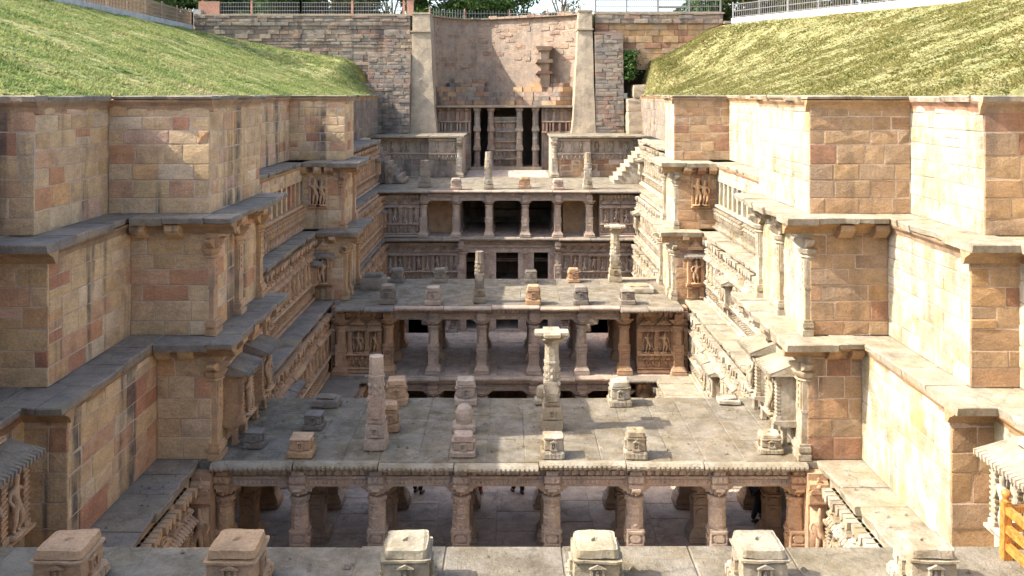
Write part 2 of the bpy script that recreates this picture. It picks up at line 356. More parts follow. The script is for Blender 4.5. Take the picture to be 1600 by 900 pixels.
def corbels(th, fr, spots, z, mat, out=.42, w_=.34, h=.36):
    for s in spots:
        mb = MB().prism([(0, 0), (-out * .45, .02), (-out * .8, .12), (-out, h * .6), (-out, h), (0, h)], -w_ / 2, w_ / 2, 'x')
        part('corbel', mb.mesh('corbel'), mat, th, fr.p(s, -.05, z - h), fr.th)

# ---------------------------------------------------------------- carved pieces (shared meshes; front is -y, base at z = 0)
def skin_mesh(name, J, E, sub=1, flat=None, extra=None):
    """J: {joint: (x, y, z, rx, ry)}, first joint is the root; one continuous surface grown over the skeleton"""
    ks = list(J); me = bpy.data.meshes.new('tmp')
    me.from_pydata([J[k][:3] for k in ks], [(ks.index(a), ks.index(b)) for a, b in E], [])
    o = bpy.data.objects.new('tmp', me); COL.objects.link(o)
    o.modifiers.new('s', 'SKIN'); 
    sv = me.skin_vertices[0].data
    for i, k in enumerate(ks): sv[i].radius = J[k][3:5]; sv[i].use_root = (i == 0)
    if sub: m = o.modifiers.new('b', 'SUBSURF'); m.levels = sub
    dg = bpy.context.evaluated_depsgraph_get(); dg.update()
    ev = bpy.data.meshes.new_from_object(o.evaluated_get(dg))
    bpy.data.objects.remove(o); bpy.data.meshes.remove(me)
    if not extra and not flat:
        ev.name = name; ev.materials.clear(); ev.materials.append(None)
        ev.polygons.foreach_set('use_smooth', [True] * len(ev.polygons)); return ev
    mb = MB(); k = flat or 1
    mb.add([(v.co.x, v.co.y * k, v.co.z) for v in ev.vertices], [tuple(p.vertices) for p in ev.polygons])
    if extra: extra(mb)
    bpy.data.meshes.remove(ev)
    return mb.mesh(name, True)

def fig_mesh(i):
    r = random.Random(40 + i); sw = r.choice((-1, 1)) * r.uniform(.04, .07)
    y = -.10
    J = {'pel': (sw, y, .47, .085, .075), 'wst': (sw * .3, y, .56, .062, .055), 'chs': (-sw * .5, y - .01, .67, .085, .07), 'nck': (-sw * .3, y - .01, .77, .035, .035),
         'hd': (sw * .1, y - .02, .85, .062, .06), 'cr': (sw * .2, y - .01, .95, .05, .05), 'tip': (sw * .2, y, 1.0, .02, .02)}
    E = [('pel', 'wst'), ('wst', 'chs'), ('chs', 'nck'), ('nck', 'hd'), ('hd', 'cr'), ('cr', 'tip')]
    for q, sg in (('l', -1), ('r', 1)):
        bend = (.03 if sg * sw > 0 else .0)
        J['hp' + q] = (sw + sg * .055, y, .42, .062, .06); J['kn' + q] = (sw * .4 + sg * (.06 + bend), y - .03 - bend, .25, .05, .05)
        J['an' + q] = (sg * .055, y, .08, .033, .035); J['ft' + q] = (sg * .075, y - .06, .05, .03, .025)
        J['sh' + q] = (-sw * .5 + sg * .125, y, .72, .04, .04)
        up = (i + (sg > 0)) % 3
        if up == 0: el, ha = (sg * .2, y - .02, .60), (sg * .16, y - .08, .50)
        elif up == 1: el, ha = (sg * .22, y, .64), (sg * .21, y - .05, .80)
        else: el, ha = (sg * .19, y, .60), (sg * .20, y - .03, .42)
        J['el' + q] = (*el, .032, .032); J['ha' + q] = (*ha, .028, .028)
        E += [('pel', 'hp' + q), ('hp' + q, 'kn' + q), ('kn' + q, 'an' + q), ('an' + q, 'ft' + q), ('chs', 'sh' + q), ('sh' + q, 'el' + q), ('el' + q, 'ha' + q)]
    def extra(mb): mb.box(-.2, .2, -.2, .0, 0, .05); mb.box(-.16, .16, -.02, .01, .05, .98)
    return skin_mesh('carved_figure', J, E, 1, None, extra)
FIG = [fig_mesh(i) for i in range(5)]
def seated_mesh(i):
    y = -.14; s = .04 if i else -.03
    J = {'pel': (0, y, .2, .13, .11), 'wst': (s * .3, y, .36, .085, .075), 'chs': (s, y, .52, .115, .09), 'nck': (s, y, .66, .045, .045), 'hd': (s, y - .02, .77, .085, .08), 'cr': (s, y, .92, .06, .06), 'tip': (s, y, 1.0, .02, .02)}
    E = [('pel', 'wst'), ('wst', 'chs'), ('chs', 'nck'), ('nck', 'hd'), ('hd', 'cr'), ('cr', 'tip')]
    for q, sg in (('l', -1), ('r', 1)):
        J['kn' + q] = (sg * .32, y - .06, .16, .075, .07); J['an' + q] = (sg * .08, y - .16, .1, .05, .045)
        J['sh' + q] = (s + sg * .17, y, .6, .055, .05); J['el' + q] = (sg * .28, y, .44, .045, .045)
        J['ha' + q] = (sg * (.27 if i else .12), y - .1, .32 if not i else .58, .04, .04)
        E += [('pel', 'kn' + q), ('kn' + q, 'an' + q), ('chs', 'sh' + q), ('sh' + q, 'el' + q), ('el' + q, 'ha' + q)]
    def extra(mb): mb.box(-.4, .4, -.26, 0, 0, .07); mb.ell(0, -.02, .76, .22, .04, .22, 10, 4)
    return skin_mesh('carved_figure', J, E, 1, None, extra)
SEAT = [seated_mesh(0), seated_mesh(1)]

def pil_mesh():          # ringed pilaster, 1 high, about .2 wide
    mb = MB().box(-.11, .11, -.13, .01, 0, .1).box(-.08, .08, -.09, .01, .1, .9)
    for z in (.14, .22, .30, .38, .46, .54, .62, .70, .78): mb.box(-.095, .095, -.115, 0, z, z + .028)
    mb.prism([(.0, .86), (-.10, .9), (-.14, .94), (-.14, 1.0), (.0, 1.0)], -.12, .12, 'x')
    return mb.mesh('pilaster')
PIL = pil_mesh()
def pil2_mesh():         # tall plain pilaster with moulded base, bands and bracket capital; 1 high for 2.6 m
    mb = MB().box(-.30, .30, -.30, .02, 0, .05).box(-.25, .25, -.25, .02, .05, .075).box(-.29, .29, -.29, .02, .075, .115).box(-.25, .25, -.25, .02, .115, .14)
    mb.box(-.19, .19, -.19, .02, .14, .42).box(-.21, .21, -.21, .02, .42, .44).box(-.16, .16, -.21, .02, .44, .70).box(-.20, .20, -.17, .02, .44, .70)
    for z in (.46, .52, .58, .64): mb.box(-.05, .05, -.235, -.2, z, z + .03)
    mb.lathe(0, -.05, [(.2, .70), (.24, .715), (.2, .73), (.26, .75), (.31, .79), (.24, .80)], 8)
    mb.prism([(.02, .79), (-.30, .80), (-.46, .85), (-.5, .87), (-.5, .89), (.02, .89)], -.17, .17, 'x')
    mb.prism([(-.55, .87), (-.5, .85), (-.22, .80), (.22, .80), (.5, .85), (.55, .87), (.55, .89), (-.55, .89)], -.22, -.04, 'y')
    mb.box(-.24, .24, -.32, .02, .89, 1.0)
    for i in range(3):
        mb.box(-.22 + i * .16, -.10 + i * .16, -.345, -.31, .905, .985)
    return mb.mesh('pilaster')
PIL2 = pil2_mesh()
def ped_mesh():          # gable motif
    mb = MB().prism([(-.5, 0), (.5, 0), (.5, .12), (-.5, .12)], -.16, 0, 'y')
    for k in range(4):
        a = .5 - k * .12; z = .14 + k * .19
        mb.prism([(-a, z), (a, z), (a - .13, z + .16), (-a + .13, z + .16)], -.15 + .025 * k, 0, 'y')
    mb.ell(0, -.12, .45, .16, .07, .16, 8, 4).ell(0, -.06, .95, .07, .06, .1, 6, 4)
    return mb.mesh('pediment')
PED = ped_mesh()
def rose_mesh():
    mb = MB().box(-.46, .46, -.06, 0, .04, .96)
    for z in (.5,):
        for i in range(8):
            a = i * PI / 4; mb.ell(.25 * math.cos(a), -.08, .5 + .25 * math.sin(a), .13, .05, .13, 6, 3)
    mb.ell(0, -.11, .5, .14, .07, .14, 8, 4)
    for x0, x1, z0, z1 in ((-.5, .5, 0, .08), (-.5, .5, .92, 1), (-.5, -.42, .08, .92), (.42, .5, .08, .92)): mb.box(x0, x1, -.1, 0, z0, z1)
    return mb.mesh('rosette')
ROSE = rose_mesh()
def balu_mesh():
    mb = MB()
    for x in (-.3, .0, .3):
        mb.lathe(x, -.08, [(.11, 0), (.11, .1), (.06, .16), (.12, .35), (.07, .55), (.1, .7), (.05, .8), (.12, .9), (.12, 1)], 6)
    mb.box(-.5, .5, -.2, 0, -.0, .05).box(-.5, .5, -.2, 0, .96, 1.02)
    return mb.mesh('baluster_group')
BALU = balu_mesh()

def frieze(th, fr, s0, s1, z0, z1, mode, mat, dep=.08, d0=0.0, pitch=None, name='frieze', seed=1):
    """a running band of small motifs, too small to pick apart singly: one part"""
    h = z1 - z0; p = pitch or h * .8; n = max(1, int(round((s1 - s0) / p))); p = (s1 - s0) / n; r = random.Random(seed)
    mb = MB(); Y = d0; dep *= 1.4
    mb.box(s0, s1, Y - dep * .25, Y + .02, z0, z1)
    for i in range(n):
        c = s0 + (i + .5) * p; q = r.uniform(.8, 1.15)
        if r.random() < .05: continue
        if mode == 'dia':
            mb.add([(c - p * .46, Y - dep * .25, z0 + h * .5), (c, Y - dep * .25, z0 + h * .06), (c + p * .46, Y - dep * .25, z0 + h * .5), (c, Y - dep * .25, z0 + h * .94), (c, Y - dep * q, z0 + h * .5)],
                   [(0, 1, 4), (1, 2, 4), (2, 3, 4), (3, 0, 4)])
        elif mode == 'flute':
            mb.prism([(c - p * .42, Y), (c - p * .25, Y - dep * q), (c + p * .25, Y - dep * q), (c + p * .42, Y)], z0 + h * .04, z1 - h * .04, 'z')
        elif mode == 'arch':
            mb.prism([(c - p * .44, z0 + h * .05), (c + p * .44, z0 + h * .05), (c + p * .3, z0 + h * .45), (c + p * .12, z0 + h * .6), (c, z0 + h * .98), (c - p * .12, z0 + h * .6), (c - p * .3, z0 + h * .45)], Y - dep * .6 * q, Y, 'y')
            mb.ell(c, Y - dep * .6, z0 + h * .3, p * .17, dep * .5, h * .17, 6, 3)
        elif mode == 'fig':
            mb.ell(c + r.uniform(-.05, .05) * p, Y - dep * .6, z0 + h * .83, p * .15, dep * .5, h * .13, 6, 4)
            mb.ell(c, Y - dep * .5, z0 + h * .55, p * .24 * q, dep * .55, h * .2, 6, 4)
            for sg in (-1, 1):
                mb.ell(c + sg * p * .16 * r.uniform(.6, 1.5), Y - dep * .45, z0 + h * .24, p * .11, dep * .45, h * .23, 5, 3)
                mb.ell(c + sg * p * .33, Y - dep * .4, z0 + h * r.uniform(.45, .75), p * .08, dep * .35, h * .17, 5, 3)
        elif mode == 'hang':
            mb.prism([(c - p * .42, z1), (c + p * .42, z1), (c + p * .34, z0 + h * .4), (c, z0), (c - p * .34, z0 + h * .4)], Y - dep * q, Y, 'y')
        elif mode == 'bud':
            mb.ell(c, Y - dep * .4, z0 + h * .5, p * .42, dep * .7 * q, h * .46, 6, 4)
    return inF(fr, mb, name, mat, th, kind='stuff')
def strip(th, fr, s0, s1, z0, z1, dep, mat, d0=0.0, name='moulding', cham=.3):
    h = z1 - z0; k = min(h * cham, dep * .6)
    mb = MB().prism([(d0 + .02, z0), (d0 - dep + k, z0), (d0 - dep, z0 + k), (d0 - dep, z1 - k), (d0 - dep + k, z1), (d0 + .02, z1)], s0, s1, 'x')
    return inF(fr, mb, name, mat, th)

def aedicule(th, fr, s, z, w_, h, dep, mat, ped=True, fig=0, seed=0, open_=False):
    """a small shrine that stands out from the wall: sill, two or three ringed pilasters, figure, fluted sloping canopy"""
    a = w_ / 2; hb = h * .27
    mb = MB().prism([(0, 0), (-dep * .55, 0), (-dep * .8, .05), (-dep, .09), (-dep, .16), (0, .16)], s - a * 1.06, s + a * 1.06, 'x')
    o = inF(fr, mb, 'sill', mat, th); o.location.z += z + hb - .16; W[o] = o.matrix_basis.copy()
    for sg in (-1, 1):
        part('pilaster', PIL, mat, th, fr.p(s + sg * (a - .11), -dep * .72, z + hb), fr.th, (1, 1.0, h * .50))
        part('bracket', PIL, mat, th, fr.p(s + sg * (a - .12), -dep * .45, z), fr.th, (1, 1.0, hb - .16))
    mb = MB().box(s - a + .02, s + a - .02, -dep * .7, 0.0, z + hb, z + hb + h * .5)
    o = part('shrine_body', mb.mesh('shrine_body'), mat, th, fr.p(0, 0, 0), fr.th)
    part('carved_figure', FIG[fig % 5], mat, th, fr.p(s, -dep * .7, z + hb + .02), fr.th, (h * .5, h * .55, h * .47))
    # canopy: sloping fluted slab
    zc = z + hb + h * .5; o_ = dep + .16; n = max(6, int(w_ / .11)); mb = MB(); W2 = a + .14
    mb.hexa([(s - W2, -o_, zc), (s + W2, -o_, zc), (s + W2, 0, zc), (s - W2, 0, zc), (s - W2, -o_, zc + .07), (s + W2, -o_, zc + .07), (s + W2 - .08, 0, zc + .07 + o_ * .34), (s - W2 + .08, 0, zc + .07 + o_ * .34)])
    for i in range(n):
        c = s - W2 + (i + .5) * 2 * W2 / n; q = W2 / n * .42
        mb.hexa([(c - q, -o_ - .025, zc - .012), (c + q, -o_ - .025, zc - .012), (c + q, -o_ * .72, zc + .05), (c - q, -o_ * .72, zc + .05),
                 (c - q * .7, -o_ - .025, zc + .085), (c + q * .7, -o_ - .025, zc + .085), (c + q * .7, -o_ * .72, zc + .07 + o_ * .34 * .26), (c - q * .7, -o_ * .72, zc + .07 + o_ * .34 * .26)])
    part('canopy', mb.mesh('canopy'), 'ledge' if mat == 'carv' else 'ledger', th, fr.p(0, 0, 0), fr.th)
    if h > 1.6:
        part('pediment', PED, mat, th, fr.p(s, -dep * .2, zc + h * .15), fr.th, (w_ * .8, .9, h * .2))

def carved_wall(th, fr, L, z0, z1, mat, seed, dense=True, shrines=0, bay=.82, seated=False, gable=True):
    """base mouldings, rows of small motifs, figures between ringed pilasters under a fluted eave, gables and a hanging top band"""
    r = random.Random(seed); H = z1 - z0; k = H / 3.0
    strip(th, fr, 0, L, z0, z0 + .14 * k, .26, mat); strip(th, fr, 0, L, z0 + .145 * k, z0 + .26 * k, .17, mat, cham=.5)
    frieze(th, fr, 0, L, z0 + .27 * k, z0 + .60 * k, 'fig', mat, .16, seed=seed, pitch=.27)
    frieze(th, fr, 0, L, z0 + .61 * k, z0 + .83 * k, 'arch', mat, .17, seed=seed + 1, pitch=.25)
    strip(th, fr, 0, L, z0 + .835 * k, z0 + .92 * k, .30, mat, cham=.4)
    n = max(1, int(round(L / bay))); b = L / n; zf = z0 + .925 * k; hf = 1.12 * k
    sh = set(r.sample(range(n), min(shrines, n))) if shrines else set()
    for i in range(n):
        c = (i + .5) * b
        part('pilaster', PIL, mat, th, fr.p(i * b + .1, 0, zf), fr.th, (1.0, 1.9, hf))
        if seated and i % 2 == 0:
            part('carved_figure', SEAT[(i // 2) % 2], mat, th, fr.p(c + .06, 0, zf), fr.th, (b * .8, .75, hf * .85))
        else:
            part('carved_figure', FIG[r.randint(0, 4)], mat, th, fr.p(c + .08, 0, zf), fr.th, (hf * r.uniform(.9, 1.02) * r.choice((-1, 1)), hf * 1.15, hf * r.uniform(.88, .97)))
            if b > .6:
                for q in (-.27, .27): part('attendant_figure', FIG[r.randint(0, 4)], mat, th, fr.p(c + .08 + q * b * 1.05, 0, zf), fr.th, (hf * .45, hf * .8, hf * r.uniform(.42, .6)))
        if gable: part('pediment', PED, mat, th, fr.p(c + .04, -.02, zf + hf + .2 * k), fr.th, (b * .85, 1.3, .36 * k))
    part('pilaster', PIL, mat, th, fr.p(L - .1, 0, zf), fr.th, (1.0, 1.9, hf))
    s_ = 0.0; ze = zf + hf
    while s_ < L - .05:        # eave stones, some short, some broken back
        w_ = min(r.uniform(1.1, 2.0), L - s_)
        if L - s_ - w_ < .5: w_ = L - s_
        o = r.choice((.24, .28, .33, .18)); dz = r.uniform(-.02, .02); mb = MB()
        mb.prism([(0, ze + dz), (-o, ze - .05 + dz), (-o - .03, ze + .0 + dz), (-o * .9, ze + .05 + dz), (0, ze + .2 * k + dz)], s_ + .012, s_ + w_ - .012, 'x')
        m_ = max(2, int(w_ / .13))
        for i in range(m_):
            c = s_ + (i + .5) * w_ / m_; q = w_ / m_ * .3
            mb.prism([(-o * .45, ze + .09 * k + dz), (-o - .05, ze - .06 + dz), (-o - .07, ze - .02 + dz), (-o * .55, ze + .15 * k + dz)], c - q, c + q, 'x')
        inF(fr, mb, 'eave_slab', mat, th); s_ += w_
    frieze(th, fr, 0, L, zf + hf + .56 * k, z1 - .14, 'hang', mat, .22, seed=seed + 2, pitch=.22)
    for i in sh:
        aedicule(th, fr, (i + .5) * b, z0 + .45 * k, .95, 1.7 * k, .45, mat, fig=i, seed=i)

# ---------------------------------------------------------------- columns
def col_meshes():
    b = MB().box(-.40, .40, -.40, .40, 0, .12).box(-.36, .36, -.36, .36, .12, .17).box(-.39, .39, -.39, .39, .17, .27, .05, .05).box(-.32, .32, -.32, .32, .27, .36, .03, .03)
    for sg in ((0, -1), (0, 1), (1, 0), (-1, 0)):
        for t in (-.25, -.08, .09, .26):
            if sg[0] == 0: b.box(t - .06, t + .06, min(sg[1] * .41, sg[1] * .43), max(sg[1] * .41, sg[1] * .43), .02, .10)
            else: b.box(min(sg[0] * .41, sg[0] * .43), max(sg[0] * .41, sg[0] * .43), t - .06, t + .06, .02, .10)
    s = MB().box(-.25, .25, -.25, .25, .36, 1.30)
    for sg in (-1, 1):         # vase and roundel relief on the front and back, pot band below the octagon
        y0, y1 = (-.30, -.25) if sg < 0 else (.25, .30)
        s.box(-.2, .2, y0, y1, 1.20, 1.26).prism([(-.12, 1.0), (.12, 1.0), (.17, 1.1), (.10, 1.18), (-.10, 1.18), (-.17, 1.1)], y0, y1, 'y')
        s.box(-.2, .2, y0, y1, .93, .97)
        s.prism([(.17 * math.cos(i * PI / 6), .73 + .15 * math.sin(i * PI / 6)) for i in range(7)], y0, y1, 'y')
        s.box(-.235, -.205, y0 + .01, y1, .4, 1.27).box(.205, .235, y0 + .01, y1, .4, 1.27)
        s.box(y0, y1, -.18, .18, 1.18, 1.25).box(y0, y1, -.14, .14, .95, 1.1)
    s.lathe(0, 0, [(.245, 1.30), (.245, 1.52), (.252, 1.525), (.252, 1.575), (.238, 1.58), (.238, 1.84)], 8)
    for i in range(8):
        a = i * PI / 4; c_, s_ = math.cos(a), math.sin(a)
        for z in (1.36, 1.64): s.add([(c_ * .245 - s_ * .07, s_ * .245 + c_ * .07, z), (c_ * .245 + s_ * .07, s_ * .245 - c_ * .07, z), (c_ * .245 + s_ * .07, s_ * .245 - c_ * .07, z + .08), (c_ * .245 - s_ * .07, s_ * .245 + c_ * .07, z + .08), (c_ * .268, s_ * .268, z + .04)], [(0, 1, 4), (1, 2, 4), (2, 3, 4), (3, 0, 4)])
    c = MB().lathe(0, 0, [(.238, 1.84), (.26, 1.86), (.235, 1.89), (.25, 1.95), (.29, 2.03), (.29, 2.07), (.25, 2.09)], 12)
    for i in range(12): c.ell(.255 * math.cos(i * PI / 6), .255 * math.sin(i * PI / 6), 1.99, .045, .045, .045, 5, 3)
    k = MB()
    pr = [(-.62, 2.35), (-.62, 2.30), (-.52, 2.27), (-.43, 2.21), (-.36, 2.19), (-.28, 2.10), (.28, 2.10), (.36, 2.19), (.43, 2.21), (.52, 2.27), (.62, 2.30), (.62, 2.35)]
    pr = [(math.copysign(max(.22, abs(p[0]) * .74), p[0]), p[1] if p[1] > 2.25 else 2.35 - (2.35 - p[1]) * .85) for p in pr]
    k.prism(pr, -.14, .14, 'y'); k.prism(pr, -.13, .13, 'x')
    for sx, sy in ((1, 0), (-1, 0), (0, 1), (0, -1)): k.ell(sx * .3, sy * .3, 2.19, .06, .06, .05, 6, 4)
    q = MB().box(-.22, .22, -.40, -.05, 2.35, 2.44).box(-.20, .20, -.37, -.05, 2.44, 2.50).box(-.23, .23, -.42, -.05, 2.50, 2.66).box(-.18, .18, -.36, -.05, 2.66, 2.78)
    for t in (-.15, 0, .15): q.box(t - .05, t + .05, -.445, -.41, 2.515, 2.645)
    for t in (-.1, .1): q.box(t - .07, t + .07, -.385, -.35, 2.68, 2.76)
    return [m.mesh(n) for m, n in ((b, 'base'), (s, 'column'), (c, 'capital'), (k, 'bracket'), (q, 'block'))]
CB, CS, CC, CK, CQ = col_meshes()
def column(parent, x, y, z, mat, H=2.35, wd=1.0, block=True, th=0.0):
    k = H / 2.35; sc3 = (wd, wd, k)
    o = part('column', CS, mat, parent, (x, y, z), th, sc3)
    for n, me in (('base', CB), ('capital', CC), ('bracket', CK)) + ((('block', CQ),) if block else ()):
        part(n, me, mat, o, (x, y, z), th, sc3)
    return o

# worn blocks: subdivided box, rounded and dented
def worn(mb, x0, x1, y0, y1, z0, z1, n=3, amt=.02, seed=0, tx=0.0, rnd=.04):
    r = random.Random(seed); off = Vector((r.uniform(0, 90), r.uniform(0, 90), r.uniform(0, 90)))
    c = Vector(((x0 + x1) / 2, (y0 + y1) / 2, (z0 + z1) / 2)); hs = Vector(((x1 - x0) / 2, (y1 - y0) / 2, (z1 - z0) / 2))
    def q(u, v, w_):
        p = Vector((u * hs.x, v * hs.y, w_ * hs.z))
        t = 1 - tx * (w_ + 1) / 2; p.x *= t; p.y *= t
        m = [abs(u) > .99, abs(v) > .99, abs(w_) > .99]
        if sum(m) >= 2:
            for i in range(3):
                if m[i]: p[i] -= math.copysign(rnd * (.45 if sum(m) == 2 else .75), (u, v, w_)[i])
        p += c; nv = noise.noise_vector(p * 3.1 + off) * amt + noise.noise_vector(p * 9 + off) * amt * .5
        return p + nv
    g = [-1 + 2 * i / n for i in range(n + 1)]
    for ax in range(3):
        for sg in (-1, 1):
            vs = []
            for a in g:
                for b in g:
                    u = [0, 0, 0]; u[ax] = sg; u[(ax + 1) % 3] = a; u[(ax + 2) % 3] = b; vs.append(q(*u))
            fs = []
            for i in range(n):
                for j in range(n):
                    f = (i * (n + 1) + j, (i + 1) * (n + 1) + j, (i + 1) * (n + 1) + j + 1, i * (n + 1) + j + 1)
                    fs.append(f if sg > 0 else f[::-1])
            mb.add(vs, fs)
    return mb
def niche_relief(mb, x, y, z, w_, h, fx=0):
    """little framed niche with a blob of a figure, on a face looking to -y (fx=0) or +x (fx=1)"""
    t = MB(); a = w_ / 2
    t.box(x - a, x - a + .03, y - .04, y, z, z + h).box(x + a - .03, x + a, y - .04, y, z, z + h).box(x - a - .02, x + a + .02, y - .05, y, z - .03, z + .01)
    t.prism([(x - a - .02, z + h), (x + a + .02, z + h), (x, z + h * 1.35)], y - .05, y, 'y')
    t.ell(x, y - .01, z + h * .72, w_ * .14, .03, h * .13, 6, 4).ell(x, y - .01, z + h * .4, w_ * .2, .035, h * .25, 6, 4)
    t.ell(x - w_ * .2, y - .01, z + h * .14, w_ * .16, .03, h * .1, 6, 4).ell(x + w_ * .2, y - .01, z + h * .14, w_ * .16, .03, h * .1, 6, 4)
    return mb.add(t.v, t.f)

def stump(label, x, y, z, kind, mat, wd=.56, h=.55, seed=0, th=0.0, group='broken column stumps on the terraces'):
    """what is left of a pavilion column"""
    r = random.Random(seed); a = wd / 2
    names = {'tall': 'broken_column', 'cap': 'standing_column'}
    t = thing(names.get(kind, 'column_stump'), label, 'column' if kind in ('tall', 'cap') else 'column stump', (x, y, z), group if kind not in ('tall', 'cap') else None, th)
    P = lambda n, mb, m_=mat, s=False: part(n, mb.mesh(n, s), m_, t, (x, y, z), th)
    def hole(mb, zt, rr=.06):
        n = 8; vs = [(rr * math.cos(2 * PI * i / n), rr * math.sin(2 * PI * i / n), zt + .004) for i in range(n)] + [(rr * .9 * math.cos(2 * PI * i / n), rr * .9 * math.sin(2 * PI * i / n), zt - .09) for i in range(n)]
        return vs
    if kind in ('near', 'block', 'round'):
        hb = h * .30; b = MB(); worn(b, -a * 1.24, a * 1.24, -a * 1.24, a * 1.24, 0, hb, 5, .012, seed, .10, .02)
        n = 5
        for i in range(n):        # running motif on the base
            c = -a + (i + .5) * 2 * a / n; q = a / n * .75
            for fx in (0, 1, 2):
                if fx == 0: b.box(c - q, c + q, -a * 1.20 - .014, -a * 1.1, hb * .15, hb * .75)
                elif fx == 1: b.box(a * 1.1, a * 1.20 + .014, c - q, c + q, hb * .15, hb * .75)
                else: b.box(-a * 1.20 - .014, -a * 1.1, c - q, c + q, hb * .15, hb * .75)
        P('base', b)
        if kind == 'round':
            b = MB(); b.lathe(0, 0, [(a * .85, hb), (a * 1.0, hb + h * .2), (a * .98, hb + h * .42), (a * .8, hb + h * .6), (a * .5, h)], 10); P('drum', b)
            return t
        b = MB(); worn(b, -a, a, -a, a, hb, h * .72, 7, .012, seed + 1, .03, .02)
        niche_relief(b, 0, -a + .005, hb + .04, wd * .3, h * .26)
        t2 = MB(); niche_relief(t2, 0, -a + .005, hb + .04, wd * .3, h * .26)
        b.add([(-p[1], p[0], p[2]) for p in t2.v], t2.f); b.add([(p[1], -p[0], p[2]) for p in t2.v], t2.f)
        P('body', b)
        b = MB(); worn(b, -a * 1.07, a * 1.07, -a * 1.07, a * 1.07, h * .725, h * .79, 8, .016, seed + 2, 0, .02); P('rim', b)
        if kind == 'block' and r.random() < .28: return t
        b = MB(); n = 6
        worn(b, -a * .96, a * .96, -a * .96, a * .96, h * .792, h, 10, .014, seed + 3, .07, .03)
        # the dowel hole: pull the middle of the top face down
        b.v = [(p[0], p[1], p[2] - (.07 if (p[0] ** 2 + p[1] ** 2) < (.035) ** 2 and p[2] > h * .9 else 0)) for p in b.v]
        P('top', b)
    elif kind == 'slab':
        b = MB(); worn(b, -a * 1.3, a * 1.3, -a, a, 0, h, 4, .02, seed, .03, .03); P('slab', b)
        b = MB(); worn(b, -a * .9, a * .9, -a * .7, a * .7, h + .003, h * 1.3, 3, .02, seed + 5, .05, .03); P('fragment', b)
    elif kind in ('tall', 'cap'):
        hb = .30
        b = MB(); worn(b, -a * 1.5, a * 1.5, -a * 1.5, a * 1.5, 0, hb, 3, .012, seed, .03, .02)
        for i in range(5):
            c = -a * 1.3 + (i + .5) * 2.6 * a / 5; b.box(c - a * .18, c + a * .18, -a * 1.52, -a * 1.4, .04, .16)
        P('base', b)
        b = MB(); worn(b, -a * 1.32, a * 1.32, -a * 1.32, a * 1.32, hb + .002, hb * 2.1, 3, .01, seed + 1, .02, .02); niche_relief(b, 0, -a * 1.31, hb + .08, a * .7, .16); P('pedestal', b)
        top = h - (.32 if kind == 'cap' else .0); zb = hb * 2.1; m = zb + (top - zb) * .42
        b = MB(); b.box(-a, a, -a, a, zb, m)
        for q in (.12, .5, .9): b.box(-a * 1.12, a * 1.12, -a * 1.12, a * 1.12, zb + (m - zb) * q - .035, zb + (m - zb) * q + .035)
        b.box(-a * .6, a * .6, -a - .03, -a, zb + .15, zb + .45); b.prism([(-a * .7, m - .35), (a * .7, m - .35), (a * .9, m - .2), (a * .5, m - .06), (-a * .5, m - .06), (-a * .9, m - .2)], -a - .035, -a, 'y'); P('shaft', b)
        b = MB(); b.lathe(0, 0, [(a * .98, m + .002), (a * .98, m + (top - m) * .45), (a * 1.05, m + (top - m) * .46), (a * 1.05, m + (top - m) * .52), (a * .93, m + (top - m) * .53), (a * .9, top)], 8)
        for i in range(8):
            g = i * PI / 4
            for z_ in (m + .08, m + .26): b.ell(a * .92 * math.cos(g), a * .92 * math.sin(g), z_, .06, .06, .075, 5, 4)
        P('upper_shaft', b)
        if kind == 'cap':
            b = MB().lathe(0, 0, [(a * 1.0, top + .002), (a * 1.3, top + .05), (a * 1.7, top + .12), (a * 1.8, top + .16)], 10)
            P('capital', b)
            b = MB(); k = a * 2.3
            pts = [(-a * 1.1, -k), (a * 1.1, -k), (a * 1.15, -a * 1.15), (k, -a * 1.1), (k, a * 1.1), (a * 1.15, a * 1.15), (a * 1.1, k), (-a * 1.1, k), (-a * 1.15, a * 1.15), (-k, a * 1.1), (-k, -a * 1.1), (-a * 1.15, -a * 1.15)]
            n = len(pts); vs = [(p[0] * .72, p[1] * .72, top + .163) for p in pts] + [(p[0], p[1], top + .25) for p in pts] + [(p[0] * .98, p[1] * .98, h) for p in pts]
            b.add(vs, [tuple(reversed(range(n))), tuple(range(2 * n, 3 * n))] + [(j * n + i, j * n + (i + 1) % n, (j + 1) * n + (i + 1) % n, (j + 1) * n + i) for j in (0, 1) for i in range(n)])
            P('bracket', b)
    return t

# ---------------------------------------------------------------- the setting: ground, floors, grass banks
def sstep(t): t = max(0.0, min(1.0, t)); return t * t * (3 - 2 * t)
GZ = 17.3
def bank_foot(s, Y): return 10.42 if Y >= 19.1 else 11.5
def bank_top(s, Y):
    if s < 0: return 25.5
    return 25.5 if Y < 50 else 25.5 - 9.5 * min(1, (Y - 50) / 17.0) if Y < 67 else 16.0
def bank_z(s, a, Y):
    f, t_ = bank_foot(s, Y), bank_top(s, Y); t = max(0.0, min(1.0, (a - f) / (t_ - f)))
    z = 12.0 - .08 + (GZ - 12.0) * (t * .85 + .15 * sstep(t))
    z += 2.9 * sstep((Y - 61) / 11.0) * (1 - t) ** 1.5 * sstep(t * 5 + .06) * (1 if s < 0 else .9)
    z += (.16 * noise.noise(Vector((a * .5, Y * .5, 3 + s))) + .05 * noise.noise(Vector((a * 1.9, Y * 1.9, 9)))) * min(1, t * 8) * min(1, (1 - t) * 10 + .2)
    return z
